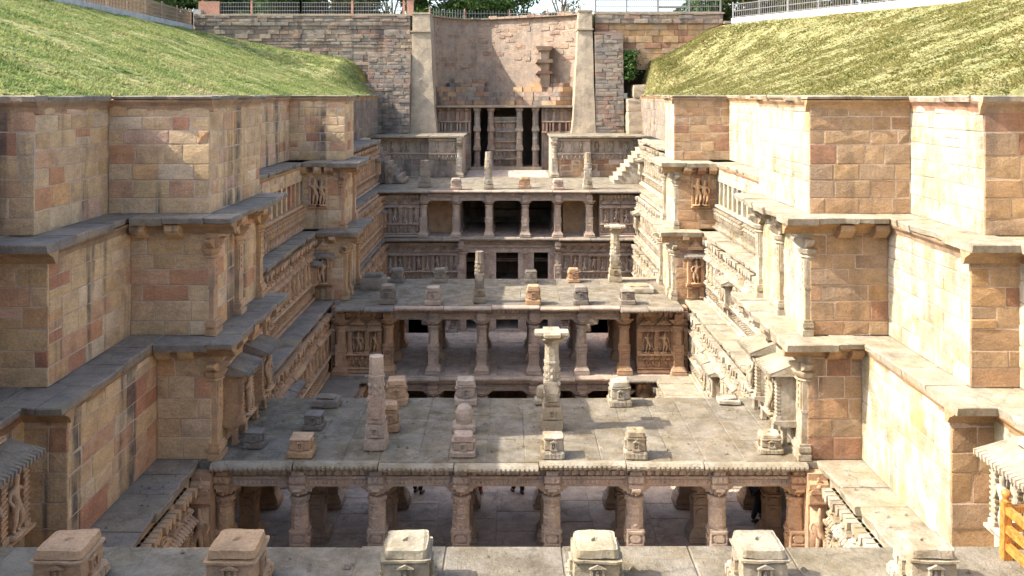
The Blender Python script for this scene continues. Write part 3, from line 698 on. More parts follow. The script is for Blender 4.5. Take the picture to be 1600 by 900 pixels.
for s, nm in ((-1, 'left'), (1, 'right')):
    ys = [-25 + 1.0 * i for i in range(44)] + [19.08, 19.12] + [20 + .8 * i for i in range(66)]
    ys = sorted(y for y in ys if y <= 72.4) + [72.6]; nt_ = 44
    vs = []; fs = []
    for y in ys:
        f, t_ = bank_foot(s, y), bank_top(s, y)
        for i in range(nt_ + 1):
            a = f + (t_ - f) * i / nt_; vs.append((s * a, y, bank_z(s, a, y)))
    k = nt_ + 1
    for j in range(len(ys) - 1):
        for i in range(nt_):
            q = (j * k + i, j * k + i + 1, (j + 1) * k + i + 1, (j + 1) * k + i); fs.append(q if s > 0 else q[::-1])
    o_ = len(vs)
    for j, y in enumerate(ys): vs.append((vs[j * k][0], y, 11.7))
    for j in range(len(ys) - 1): fs.append((j * k, (j + 1) * k, o_ + j + 1, o_ + j))
    struct('grass_bank', MB().add(vs, fs).mesh('grass_bank', True), 'soil_l' if s < 0 else 'soil_r')
    # the grass itself
    rg = np.random.default_rng(5 + s); n = 190000
    Y = 15 + rg.random(n) ** 1.25 * 57.4; t = rg.random(n)
    z0 = np.empty(n); A = np.empty(n)
    for i in range(n):
        f, tt = bank_foot(s, Y[i]), bank_top(s, Y[i]); a = f - .16 * (i % 3 == 0) + .05 + (tt - f - .1) * t[i] ** 1.08; A[i] = a; z0[i] = bank_z(s, a, Y[i]) - .02
    keep = np.array([noise.noise(Vector((A[i] * .7, Y[i] * .7, 4.0))) + .4 * noise.noise(Vector((A[i] * 2.3, Y[i] * 2.3, 1.0))) > -.80 + .5 * rg.random() * (1 if s > 0 else .7) - .1 * (s < 0) for i in range(n)])
    A, Y, z0 = A[keep], Y[keep], z0[keep]; n = len(A)
    cl = np.array([noise.noise(Vector((A[i] * .45, Y[i] * .45, 12.0))) for i in range(n)]); hh = (.03 + .065 * rg.random(n) ** 2) * (1.0 + .3 * (s < 0)) * (1 + np.clip(cl * 1.2, -.3, .6)); ww = .025 + .035 * rg.random(n); an = rg.random(n) * 2 * PI; le = (rg.random((n, 2)) - .5) * .22
    B = np.stack([s * A, Y, z0], 1); d = np.stack([np.cos(an), np.sin(an), np.zeros(n)], 1) * ww[:, None]
    tip = B + np.stack([le[:, 0], le[:, 1], hh], 1); e = np.stack([-np.sin(an), np.cos(an), np.zeros(n)], 1) * ww[:, None]
    tip2 = B + np.stack([-le[:, 1], le[:, 0], hh * .8], 1)
    V = np.stack([B - d, B + d, tip, B - e, B + e, tip2], 1).reshape(-1, 3)
    me = bpy.data.meshes.new('grass'); m_ = len(V)
    me.vertices.add(m_); me.vertices.foreach_set('co', V.ravel()); me.loops.add(m_); me.loops.foreach_set('vertex_index', np.arange(m_, dtype=np.int32))
    me.polygons.add(m_ // 3); me.polygons.foreach_set('loop_start', np.arange(0, m_, 3, dtype=np.int32)); me.update(calc_edges=True); me.materials.append(None)
    g = part('grass', me, 'grass_l' if s < 0 else 'grass_r', None); g['kind'] = 'stuff'

gr = MB(); BIG = 3000.0       # one ground sheet with the opening for the well and its banks
hole = [(-25.5, -25), (25.5, -25), (25.5, 50), (16.0, 67), (16.0, 72.6), (7.0, 72.6), (6.2, 80.5), (-7.4, 80.5), (-8.0, 72.6), (-25.5, 72.6)]
outer = [(-BIG, -BIG), (BIG, -BIG), (BIG, 30), (BIG, 67), (BIG, 72.6), (BIG, BIG), (600, BIG), (-600, BIG), (-BIG, BIG), (-BIG, 72.6)]
nh = len(hole)
gr.add([(x, y, GZ) for x, y in hole + outer], [(i, nh + i, nh + (i + 1) % nh, (i + 1) % nh) for i in range(nh)])
struct('ground', gr.mesh('ground'), 'earth')

def floor_grid(parent, x0, x1, y0, y1, z, th_, mat, seed, lx=(.9, 1.5), ly=(.8, 1.2), name='paving_slab', along='y', rough=.012):
    """paving slabs in rows; every slab a part"""
    r = random.Random(seed); cuts = []
    a0, a1, b0, b1 = (x0, x1, y0, y1) if along == 'y' else (y0, y1, x0, x1)
    a = a0
    while a < a1 - .01:
        w_ = r.uniform(*lx)
        if a1 - a - w_ < lx[0] * .6: w_ = a1 - a
        b = b0
        while b < b1 - .01:
            l_ = r.uniform(*ly)
            if b1 - b - l_ < ly[0] * .6: l_ = b1 - b
            g = .005; zt = [r.uniform(-rough, 0) for _ in range(4)]
            u0, u1, v0, v1 = a + g, a + w_ - g, b + g, b + l_ - g
            P = [(u0, v0), (u1, v0), (u1, v1), (u0, v1)]
            if along != 'y': P = [(p[1], p[0]) for p in P][::-1]; 
            P = [(p[0] + r.uniform(-.006, .006), p[1] + r.uniform(-.006, .006)) for p in P]
            cx, cy = sum(p[0] for p in P) / 4, sum(p[1] for p in P) / 4
            i_ = .018
            sh = lambda p: (p[0] - i_ * (1 if p[0] > cx else -1), p[1] - i_ * (1 if p[1] > cy else -1))
            vs = [(p[0] - cx, p[1] - cy, -th_) for p in P] + [(p[0] - cx, p[1] - cy, -.02 + q) for p, q in zip(P, zt)] + [(sh(p)[0] - cx, sh(p)[1] - cy, q) for p, q in zip(P, zt)] + [(r.uniform(-.1, .1), r.uniform(-.1, .1), r.uniform(-rough, .3 * rough))]
            fs = [(3, 2, 1, 0)] + [(i, (i + 1) % 4, 4 + (i + 1) % 4, 4 + i) for i in range(4)] + [(4 + i, 4 + (i + 1) % 4, 8 + (i + 1) % 4, 8 + i) for i in range(4)] + [(8 + i, 8 + (i + 1) % 4, 12) for i in range(4)]
            part(name, MB().add(vs, fs).mesh(name), mat, parent, (cx, cy, z + r.uniform(-.011, .004)))
            b += l_
        a += w_
fl = struct('well_floor', MB().box(-12.8, 12.8, 2, 27.3, -3.2, -.03).mesh('well_floor'), 'floor')
floor_grid(fl, -7.6, 7.6, 20.5, 27.3, 0, .028, 'floor', 3, (1.1, 1.7), (.9, 1.5))
fl2 = struct('lower_well_floor', MB().box(-9, 9, 27.3, 63, -4, -3).mesh('lower_well_floor'), 'floor')

# ---------------------------------------------------------------- stepped side walls, tier by tier
def Ef(s, outer, inner): return dict(e0=outer, e1=inner) if s < 0 else dict(e0=inner, e1=outer)
def Ew(s, near, far): return dict(e0=near, e1=far) if s < 0 else dict(e0=far, e1=near)
def coping(th, fr, L, seed, e0=0.0, e1=0.0, mat='ledge', inn=.32):
    ledge(th, fr, L, 11.98, .21, inn, seed, mat, .11, e0, e1, (.9, 1.7), 'coping_stone')
def pil2(th, fr, spots, z, h, mat, w_=1.0, out=0.0):
    w_ *= .86
    for q in spots: part('pilaster', PIL2, mat, th, fr.p(q, -out, z), fr.th, (w_, w_, h))

for s in (-1, 1):
    nm = 'left' if s < 0 else 'right'
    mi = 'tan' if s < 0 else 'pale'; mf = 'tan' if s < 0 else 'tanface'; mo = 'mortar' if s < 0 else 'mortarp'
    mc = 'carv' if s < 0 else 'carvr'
    LX = lambda a: s * a
    # --- tier 1, z 9 to 12
    t = thing('sandstone_wall', f'plain topmost-tier sandstone wall bay under the grass near the {nm} picture edge', 'wall', (LX(10.6), 20, 9))
    core(t, LX(10.15), LX(13.2), 19.1, 22.58, 8.99, 11.9, mo)
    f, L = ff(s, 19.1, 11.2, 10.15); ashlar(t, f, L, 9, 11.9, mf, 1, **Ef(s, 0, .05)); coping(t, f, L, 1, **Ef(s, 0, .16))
    f, L = wf(s, 10.15, 19.1, 22.6); ashlar(t, f, L, 9, 11.9, mi, 2); coping(t, f, L, 2, **Ew(s, -.32, -.16))
    t = thing('sandstone_wall', f'topmost-tier sandstone wall beside the camera, barely in view at the {nm} edge', 'wall', (LX(12), 10, 9))
    core(t, LX(11.2), LX(13.2), 2, 19.08, 8.99, 11.9, mo)
    f, L = wf(s, 11.2, 13, 19.1); ashlar(t, f, L, 9, 11.9, mi, 3, ws=(.7, 1.4)); 
    f, L = wf(s, 11.2, 2, 19.1); coping(t, f, L, 3, **Ew(s, 0, -.16))
    t = thing('sandstone_pier', f'nearer plain ashlar pier jutting out under the coping on the {nm}', 'pier', (LX(8.8), 24.8, 9))
    core(t, LX(7.6), LX(10.15), 22.6, 27.1, 8.99, 11.9, mo)
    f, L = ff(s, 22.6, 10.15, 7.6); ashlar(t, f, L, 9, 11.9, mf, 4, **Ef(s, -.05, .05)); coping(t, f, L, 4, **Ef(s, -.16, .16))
    f, L = wf(s, 7.6, 22.6, 27.1); ashlar(t, f, L, 9, 11.9, mi, 5); coping(t, f, L, 5, inn=2.3, **Ew(s, -.32, 0))
    t = thing('sandstone_wall', f'long topmost-tier sandstone wall between the two piers on the {nm}', 'wall', (LX(10.6), 34, 9))
    core(t, LX(10.15), LX(13.2), 22.62, 41.2, 8.99, 11.9, mo)
    f, L = wf(s, 10.15, 27.1, 41.2); ashlar(t, f, L, 9, 11.9, mi, 6); coping(t, f, L, 6)
    t = thing('sandstone_pier', f'farther smaller plain ashlar pier under the coping on the {nm}', 'pier', (LX(8.8), 42.3, 9))
    core(t, LX(7.6), LX(10.15), 41.2, 43.4, 8.99, 11.9, mo)
    f, L = ff(s, 41.2, 10.15, 7.6); ashlar(t, f, L, 9, 11.9, mf, 7, **Ef(s, -.05, .05)); coping(t, f, L, 7, **Ef(s, -.16, .16))
    f, L = wf(s, 7.6, 41.2, 43.4); ashlar(t, f, L, 9, 11.9, mi, 8); coping(t, f, L, 8, inn=2.3, **Ew(s, -.32, 0))
    t = thing('rubble_wall', f'old weathered block wall behind the smaller plain pier on the {nm}', 'wall', (LX(10.6), 55, 9))
    core(t, LX(10.2), LX(13.2), 41.22, 71, 8.99, 11.9, 'old')
    f, L = wf(s, 10.2, 43.4, 69); ashlar(t, f, L, 9, 11.85, 'old', 9, (.4, .6), (.6, 1.4), rough=.04); coping(t, f, L, 9, mat='old')
    # --- ledge at z = 9 and tier 2, z 6 to 9
    t = thing('sandstone_wall', f'second-tier sandstone wall bay with a ledge near the {nm} picture edge', 'wall', (LX(9.9), 20, 6))
    core(t, LX(9.5), LX(11.6), 18.4, 22.38, 5.99, 8.80, mo)
    f, L = ff(s, 18.4, 10.5, 9.5); ashlar(t, f, L, 6, 8.7, mf, 11, **Ef(s, 0, .05)); ledge(t, f, L, 9, .5, .8, 11, **Ef(s, 1.2, .25))
    f, L = wf(s, 9.5, 18.4, 22.4); ashlar(t, f, L, 6, 8.7, mi, 12); ledge(t, f, L, 9, .25, .75, 12, **Ew(s, -.75, .18))
    t = thing('sandstone_wall', f'second-tier sandstone wall beside the camera at the very {nm} edge', 'wall', (LX(11), 10, 6))
    core(t, LX(10.5), LX(13.2), 2, 18.38, 5.99, 8.80, mo)
    f, L = wf(s, 10.5, 13, 18.4); ashlar(t, f, L, 6, 8.8, mi, 13, ws=(.7, 1.4)); ledge(t, f, L, 9, .25, .75, 13, **Ew(s, 0, -.5))
    t = thing('sandstone_pier', f'pier on the {nm} with three slender pilasters on its inner face, second tier', 'pier', (LX(8.5), 24.6, 6))
    core(t, LX(7.55), LX(9.5), 22.4, 26.9, 5.99, 8.80, mo)
    f, L = ff(s, 22.4, 9.5, 7.55); ashlar(t, f, L, 6, 8.75, mf, 14, **Ef(s, -.05, .05)); ledge(t, f, L, 9, .6, .3, 14, **Ef(s, -.25, .80))
    corbels(t, f, (L * .18, L * .62) if s < 0 else (L * .38, L * .82), 8.80, mf)
    f, L = wf(s, 7.55, 22.4, 26.9); ashlar(t, f, L, 6, 8.75, mi, 15); ledge(t, f, L, 9, .8, .3, 15, **Ew(s, -.3, .45))
    pil2(t, f, [q if s < 0 else L - q for q in (.13, 2.25, 4.3)], 6, 2.72, mc)
    corbels(t, f, [q if s < 0 else L - q for q in (1.2, 3.3)], 8.80, mc, .5)
    t = thing('colonnaded_wall', f'wall with a row of small square pillars over a carved band on the {nm}', 'wall', (LX(9.6), 33, 6))
    core(t, LX(9.95), LX(11.6), 22.42, 40, 5.99, 8.80, mo); core(t, LX(9.28), LX(9.95), 26.9, 40, 5.99, 7.12, mc); core(t, LX(9.3), LX(9.96), 26.9, 40, 8.15, 8.80, mo)
    f, L = wf(s, 9.3, 26.9, 40)
    ashlar(t, f, L, 8.15, 8.8, mi, 16, (.3, .35)); ledge(t, f, L, 9, .15, .9, 16)
    for i in range(17): part('square_pillar', MB().box(-.13, .13, -.02, .22, 7.12, 8.15).mesh('square_pillar'), mi, t, f.p(.4 + i * .77, 0, 0), f.th)
    strip(t, f, 0, L, 7.0, 7.13, .18, mc); frieze(t, f, 0, L, 6.42, 7.0, 'fig', mc, .2, seed=3, pitch=.36); frieze(t, f, 0, L, 6.0, 6.42, 'arch', mc, .2, seed=4, pitch=.3)
    t = thing('sandstone_pier', f'farther {nm} pier stage with one carved figure panel facing the camera', 'pier', (LX(8.4), 41.7, 6))
    core(t, LX(7.55), LX(9.95), 40, 43.4, 5.99, 8.80, mo)
    f, L = ff(s, 40, 9.3, 7.55); ledge(t, f, L, 9, .5, 1.3, 17, **Ef(s, -.15, .85)); core_ = L * .45 if s < 0 else L * .55
    ashlar(t, f, L, 6, 8.75, mf, 17, **Ef(s, -.05, .05)); corbels(t, f, (core_ - .62, core_, core_ + .5), 8.8, mf)
    strip(t, f, core_ - .42, core_ + .42, 6.95, 7.05, .16, mf, -.05, 'panel_sill')
    for sg in (-1, 1): part('panel_frame', MB().box(core_ + sg * .36 - .04, core_ + sg * .36 + .04, -.13, -.03, 7.05, 8.35).mesh('panel_frame'), mf, t, f.p(0, 0, 0), f.th)
    part('carved_figure', FIG[1], 'carv', t, f.p(core_ - .15, -.06, 7.06), f.th, (1.2, 1.1, 1.25)); part('carved_figure', FIG[3], 'carv', t, f.p(core_ + .16, -.06, 7.06), f.th, (-1.1, 1.1, 1.15))
    f, L = wf(s, 7.55, 40, 43.4); ashlar(t, f, L, 6, 8.75, mi, 18); ledge(t, f, L, 9, .85, .3, 18, **Ew(s, -.3, .4))
    pil2(t, f, [q if s < 0 else L - q for q in (.13, 3.0)], 6, 2.72, mc)
    t = thing('carved_wall', f'second-tier carved wall with figures behind the farther pier on the {nm}', 'wall', (LX(9.2), 50, 6))
    core(t, LX(8.95), LX(11.6), 40.02, 60, 5.99, 8.80, mc); f, L = wf(s, 8.95, 43.4, 60); carved_wall(t, f, L, 6, 8.8, mc, 19, bay=.72, shrines=2); ledge(t, f, L, 9, .35, 1.4, 19, under=False)
    # --- ledge at z = 6 and tier 3, z 3 to 6
    t = thing('sandstone_wall', f'third-tier sandstone wall bay standing on the low near walkway on the {nm}', 'wall', (LX(9.2), 19.5, 3))
    core(t, LX(8.75), LX(11.6), 17.7, 22.13, 2.9, 5.80, mo)
    f, L = ff(s, 17.7, 9.6, 8.75); ashlar(t, f, L, 3, 5.75, mf, 21, (.4, .6), **Ef(s, 0, .05)); ledge(t, f, L, 6, .5, .8, 21, **Ef(s, 1.2, .16))
    f, L = wf(s, 8.75, 17.7, 22.15); ashlar(t, f, L, 3, 5.75, mi, 22, (.4, .6), (.7, 1.5)); ledge(t, f, L, 6, .16, .85, 22, **Ew(s, -.8, .3))
    t = thing('sandstone_wall', f'third-tier wall with a carved niche under a fluted canopy at the {nm} edge', 'wall', (LX(9.8), 14, 3))
    core(t, LX(9.6), LX(13.2), 2, 17.68, 2.9, 5.80, mo)
    f, L = wf(s, 9.6, 11, 17.7); ashlar(t, f, L, 3, 5.75, mi, 23, (.4, .6), (.7, 1.5)); ledge(t, f, L, 6, .25, 1.0, 23, **Ew(s, 0, -.5))
    aedicule(t, f, L - 2.15 if s < 0 else 2.15, 3.2, 2.7, 2.6, .62, mc, fig=2)
    for q in (1.3, 3.1): part('carved_figure', FIG[0 if q < 2 else 4], mc, t, f.p(L - q if s < 0 else q, -.62 * .7, 3.2 + .72), f.th, (1.15, 1.2, 1.2))
    part('pilaster', PIL, mc, t, f.p(L - 2.75 if s < 0 else 2.75, -.45, 3.905), f.th, (1, 1, 1.29)); part('pilaster', PIL, mc, t, f.p(L - 1.65 if s < 0 else 1.65, -.45, 3.905), f.th, (1, 1, 1.29))
    t = thing('sandstone_pier', f'{nm} pier stage with small canopied shrines and corner column beside the nearer terrace', 'pier', (LX(8), 24.4, 3))
    core(t, LX(7.4), LX(8.75), 22.15, 26.7, 2.5, 5.80, mo)
    f, L = ff(s, 22.15, 8.75, 7.4); ashlar(t, f, L, 3, 5.75, mf, 24, (.4, .6), **Ef(s, -.05, .05)); ledge(t, f, L, 6, .55, .3, 24, **Ef(s, -.16, .72))
    corbels(t, f, (L * .2, L * .62) if s < 0 else (L * .38, L * .8), 5.8, mf, .36, .3, .3)
    f, L = wf(s, 7.4, 22.15, 26.7); ashlar(t, f, L, 3, 5.75, mi, 25, (.4, .6)); ledge(t, f, L, 6, .72, .3, 25, **Ew(s, -.3, .5))
    pil2(t, f, [.16 if s < 0 else L - .16], 3, 2.72, mc, 1.15)
    corbels(t, f, [q if s < 0 else L - q for q in (.95, 2.0, 3.1, 4.2)], 5.8, mc, .55, .42, .42)
    for i, q in enumerate((1.35, 3.2)): aedicule(t, f, q if s < 0 else L - q, 3.0, 1.05, 2.35, .62, mc, fig=i + 1)
    t = thing('carved_wall', f'third-tier carved wall with figures and projecting niches between the piers on the {nm}', 'wall', (LX(9), 33, 3))
    core(t, LX(8.75), LX(11.6), 22.17, 39.4, 2.9, 5.80, mc); f, L = wf(s, 8.75, 26.7, 39.4); carved_wall(t, f, L, 3, 5.8, mc, 26, bay=.66, shrines=2); ledge(t, f, L, 6, .32, .7, 26, under=False)
    t = thing('sandstone_pier', f'farther {nm} pier stage with a canopied figure niche beside the middle terrace', 'pier', (LX(8), 41.3, 3))
    core(t, LX(7.35), LX(8.9), 39.4, 43.4, 2.5, 5.80, mo)
    f, L = ff(s, 39.4, 8.75, 7.35); ashlar(t, f, L, 3, 5.75, mf, 27, **Ef(s, -.05, .05)); ledge(t, f, L, 6, .35, 1.0, 27, **Ef(s, -.3, .75))
    q = L * .42 if s < 0 else L * .58; aedicule(t, f, q, 3.1, .78, 2.3, .25, 'carv', fig=3); corbels(t, f, (q - .45, q + .4), 5.8, mf, .3, .26, .3)
    f, L = wf(s, 7.35, 39.4, 43.4); ashlar(t, f, L, 3, 5.75, mi, 28); ledge(t, f, L, 6, .75, .3, 28, **Ew(s, -.3, .4)); pil2(t, f, [v if s < 0 else L - v for v in (.16, 1.1, 3.4)], 3, 2.72, mc, 1.1)
    t = thing('carved_wall', f'third-tier carved wall with figures behind the farther pier on the {nm}', 'wall', (LX(8.5), 50, 3))
    core(t, LX(8.15), LX(11.6), 39.42, 60, 2.9, 5.80, mc); f, L = wf(s, 8.15, 43.4, 57); carved_wall(t, f, L, 3, 5.8, mc, 29, bay=.7, shrines=2); ledge(t, f, L, 6, -.45 + .4, 1.0, 29, under=False)
    # --- walkway at z = 3 and tier 4, z 0 to 3
    t = thing('carved_wall', f'carved wall under the low walkway near the camera on the {nm}', 'wall', (LX(7.8), 16, 0))
    core(t, LX(7.72), LX(11.6), 5, 21.6, -.1, 2.80, mc); f, L = wf(s, 7.72, 10.5, 21.3); carved_wall(t, f, L, 0, 2.8, mc, 31, bay=.66)
    f, L = wf(s, 7.72, 11.5, 17.7); ledge(t, f, L, 3, .14, 1.95, 31, under=False); f, L = wf(s, 7.72, 17.7, 22.1); ledge(t, f, L, 3, .14, 1.15, 32, under=False)
    t = thing('carved_wall', f'fourth-tier carved wall with niches between the nearer and middle terraces on the {nm}', 'wall', (LX(8), 32, 0))
    core(t, LX(7.9), LX(11.6), 21.62, 40, -.1, 2.80, mc); f, L = wf(s, 7.9, 26.75, 38.3); carved_wall(t, f, L, 0, 2.8, mc, 33, bay=.64, shrines=2)
    f, L = wf(s, 7.9, 26.6, 39.4); ledge(t, f, L, 3, .22, 1.0, 33, under=False)
    t = thing('carved_wall', f'lowest carved wall, under the bottom ledge between the terraces on the {nm}', 'wall', (LX(7), 32, -3))
    core(t, LX(6.4), LX(11.6), 27.3, 38.3, -3.1, -.2, mc); f, L = wf(s, 6.4, 27.3, 38.3); carved_wall(t, f, L, -3, -.2, mc, 34, bay=.9); ledge(t, f, L, 0, .2, 1.6, 34, under=False)
    t = thing('carved_wall', f'fourth-tier carved wall at the far end behind the middle terrace on the {nm}', 'wall', (LX(8), 50, 0))
    core(t, LX(7.95), LX(11.6), 40.02, 60, -3.1, 2.80, mc); f, L = wf(s, 7.95, 44, 56.5); carved_wall(t, f, L, 0, 2.8, mc, 35, bay=.9); ledge(t, f, L, 3, .2, .5, 35, under=False)
    # near pier beside the camera (outside the picture; its shadow falls on the near terrace)
    t = thing('sandstone_pier', f'tall pier close beside the camera on the {nm}, just outside the picture', 'pier', (LX(9), 9.5, 3))
    core(t, LX(7.5), LX(11.2), 7.0, 11.0, 6.01, 11.9, mo); f, L = wf(s, 7.5, 7.0, 11.0); coping(t, f, L, 40, inn=2.0, **Ew(s, 0, .16))
    ashlar(t, f, L, 6.02, 11.9, mi, 41, (.4, .55), (.6, 1.3)); f, L = ff(s, 11.0, 11.2, 7.5)

# ---------------------------------------------------------------- pavilions
def eave(parent, x0, x1, y, z, mat, seed, out=.30, ln=(1.7, 2.2), skip=()):
    """fluted eave stones along a front edge, each one a little out of line"""
    r = random.Random(seed); x = x0
    while x < x1 - .05:
        w_ = r.uniform(*ln)
        if x1 - x - w_ < .7: w_ = x1 - x
        if not any(a < x + w_ / 2 < b for a, b in skip):
            mb = MB(); g = .012; h = .17; n = int(w_ / .115); o = (out if out > .4 else out * .72) + r.uniform(-.06, .05); dz = r.uniform(-.03, .02)
            mb.prism([(.05, -h), (-o * .6, -h), (-o, -h + .05), (-o, -.05), (-o + .06, 0), (.05, 0)], -w_ / 2 + g, w_ / 2 - g, 'x')
            for i in range(n):
                if r.random() < .06: continue
                c = -w_ / 2 + (i + .5) * w_ / n; q = w_ / n * .3
                mb.prism([(-o * .6, -h - .010), (-o - .02, -h + .03), (-o - .035, -.08), (-o, -.03), (-o, -h * .5)], c - q, c + q, 'x')
            part('eave_slab', mb.mesh('eave_slab'), mat, parent, (x + w_ / 2, y, z + dz))
        x += w_
def beams(parent, xs, ys, zb, h, mat, front=True, seed=0):
    r = random.Random(seed)
    for j, y in enumerate(ys):
        for a, b in zip(xs[:-1], xs[1:]):
            part('beam', MB().box(a + .004, b - .004, y - .17, y + .17, zb, zb + h).mesh('beam'), mat, parent)
            if j == 0 and front:
                f = Fr(a + .24, y - .17, 0); L = b - a - .48
                frieze(parent, f, 0, L, zb + .03, zb + .17, 'dia', mat, .035, pitch=.11, seed=int(a * 9))
                frieze(parent, f, 0, L, zb + .19, zb + .27, 'hang', mat, .045, pitch=.12, seed=int(a * 7) + 1)
                frieze(parent, f, 0, L, zb + .30, zb + h - .03, 'flute', mat, .05, pitch=.2, seed=int(a * 7) + 2)
    for x in xs[1:-1]:
        for y0, y1 in zip(ys[:-1], ys[1:]):
            part('beam', MB().box(x - .15, x + .15, y0 + .174, y1 - .174, zb + .01, zb + h - .01).mesh('beam'), mat, parent)
XS = [-5.2, -3.28, -1.2, 1.05, 3.1, 5.15]
# first pavilion and its terrace
p = thing('stone_pavilion', 'nearer pillared pavilion with the wide stone terrace on top, spanning the well', 'pavilion', (0, 24, 0))
xs = [-7.05] + XS + [7.1]; ys = [22.25, 24.3, 26.3]
for j, y in enumerate(ys):
    for i, x in enumerate(xs): column(p, x, y, 0, 'carvg' if 0 < i < 7 else 'carv', 2.35, .84, block=(j == 0))
beams(p, xs, ys, 2.35, .45, 'carvg', seed=1)
part('roof_core', MB().box(-7.6, 7.6, 22.0, 26.65, 2.81, 2.972).mesh('roof_core'), 'pave', p)
floor_grid(p, -7.58, 7.58, 22.0, 26.65, 3.0, .135, 'pave', 21, (.75, 1.05), (1.3, 1.8), rough=.02)
eave(p, -7.3, 7.3, 22.0, 2.985, 'ledger', 5)
for s in (-1, 1):
    f, L = ff(s, 21.75, 7.72, 7.25); mc = 'carv'
    for z, h in ((0.0, .5), (.5, .3), (2.05, .35), (2.4, .25)): strip(p, f, 0, L, z, z + h - .02, .1 if z else .18, mc, name='panel_moulding')
    part('panel_core', MB().box(0, L, 0, .4, 0, 2.8).mesh('panel_core'), mc, p, f.p(0, 0, 0))
    part('carved_figure', FIG[2], mc, p, f.p(L / 2, 0, .82), 0, (1.15 * -s, 1.1, 1.2)); part('pediment', PED, mc, p, f.p(L / 2, -.02, 2.35), 0, (.42, .7, .36))
# second pavilion
p = thing('stone_pavilion', 'middle pavilion with square pillars under the second terrace, farther down the well', 'pavilion', (0, 41, 0))
xs = [-5.22] + XS[1:5] + [4.95]; ys = [38.65, 40.75, 42.85]
for j, y in enumerate(ys):
    for i, x in enumerate(xs):
        column(p, x, y, 0, 'carvg' if 0 < i < 5 else 'carv', 2.35, .84, block=(j == 0))
beams(p, xs, ys, 2.35, .45, 'carvg', seed=2)
part('roof_core', MB().box(-7.35, 7.35, 38.25, 43.9, 2.81, 2.972).mesh('roof_core'), 'pave', p)
floor_grid(p, -7.34, 7.34, 38.25, 43.9, 3.0, .135, 'pave', 22, (.8, 1.15), (1.3, 1.9), rough=.02)
eave(p, -4.9, 4.7, 38.25, 2.985, 'carvg', 6, .28); eave(p, -7.35, -4.9, 38.25, 2.985, 'ledge', 7, .55, (1.1, 1.4)); eave(p, 4.7, 7.35, 38.25, 2.985, 'ledge', 8, .55, (1.1, 1.4))
for s in (-1, 1):          # carved end bays
    f, L = ff(s, 38.75, 7.7, 5.5)
    part('panel_core', MB().box(0, L, 0, .5, 0, 2.8).mesh('panel_core'), 'carv', p, f.p(0, 0, 0))
    carved_wall(p, f, L, 0, 2.8, 'carv', 41 + s, bay=.7)
    column(p, s * 7.25, 38.55, 0, 'carv', 2.35, .85)
    part('side_wall', MB().box(s * 5.6, s * 7.7, 39.3, 45.2, 0.0, 2.80).mesh('side_wall'), 'carv', p)
part('floor_core', MB().box(-7.7, 7.7, 38.2, 45.2, -.3, -.04).mesh('floor_core'), 'floor', p)
floor_grid(p, -7.7, 7.7, 38.2, 45.2, 0.0, .035, 'floor', 23, (1.0, 1.5), (1.0, 1.6))
eave(p, -4.9, 5.0, 38.2, -.01, 'carvg', 9, .3); eave(p, -7.7, -4.9, 38.2, -.01, 'ledge', 10, .5, (1.1, 1.4)); eave(p, 5.0, 7.7, 38.2, -.01, 'ledge', 11, .5, (1.1, 1.4))
for x in xs: column(p, x, 38.6, -3, 'carvg', 2.3, .98); column(p, x, 41, -3, 'carvg', 2.3, .98, False)
beams(p, xs, [38.6, 41.0], -.7, .39, 'carvg', seed=3)
for s in (-1, 1):
    f, L = ff(s, 38.7, 6.5, 5.5); part('panel_core', MB().box(0, L, 0, .5, -3, -.3).mesh('panel_core'), 'carv', p, f.p(0, 0, 0)); carved_wall(p, f, L, -3, -.3, 'carv', 47, bay=.6)
part('back_wall', MB().box(-6.4, 6.4, 43.2, 43.6, -3, -.31).mesh('back_wall'), 'old', p)
# third pavilion: two storeys
p = thing('stone_pavilion', 'farthest pavilion, two storeys, with dark doorways below and open pillared hall above', 'pavilion', (0, 60, 0))
xs = [-5.45, -3.38, -1.3, 1.0, 3.05, 5.05]; ys = [56.75, 58.8, 60.9]
for j, y in enumerate(ys):
    for i, x in enumerate(xs): column(p, x, y, 3, 'carvg', 2.3, .86, block=(j == 0))
beams(p, xs, ys, 5.31, .47, 'carvg', seed=4)
part('roof_core', MB().box(-8.9, 8.9, 56.45, 65.8, 5.80, 5.972).mesh('roof_core'), 'pave', p)
floor_grid(p, -8.2, 8.2, 56.45, 64, 6.0, .135, 'pave', 24, (.9, 1.3), (1.4, 2.0), rough=.02)
eave(p, -5.1, 5.0, 56.45, 5.985, 'carvg', 12, .28); eave(p, -8.6, -5.1, 56.45, 5.985, 'ledge', 13, .5); eave(p, 5.0, 8.6, 56.45, 5.985, 'ledge', 14, .5)
for s in (-1, 1):
    f, L = ff(s, 56.85, 8.3, 5.7); part('panel_core', MB().box(0, L, 0, .5, 3, 5.8).mesh('panel_core'), 'carvg', p, f.p(0, 0, 0)); carved_wall(p, f, L, 3, 5.8, 'carvg', 51 + s, bay=.65, seated=True)
    part('side_wall', MB().box(s * 5.75, s * 8.3, 57.4, 64, 3.0, 5.80).mesh('side_wall'), 'carvg', p)
    part('side_wall', MB().box(s * 3.5, s * 5.74, 58.6, 64, 3.0, 5.80).mesh('side_wall'), 'carv', p)
    f, L = ff(s, 56.85, 7.9, 3.2); part('panel_core', MB().box(0, L, 0, .5, -3, 2.78).mesh('panel_core'), 'carvg', p, f.p(0, 0, 0)); carved_wall(p, f, L, 0, 2.78, 'carvg', 57 + s, bay=.62, seated=True); carved_wall(p, f, L, -3, -.2, 'carvg', 67 + s, bay=.62)
    strip(p, f, 0, L, -.2, -.02, .3, 'ledge', name='string_course')
    column(p, s * 3.05, 56.7, 0, 'carvg', 2.35, .9)
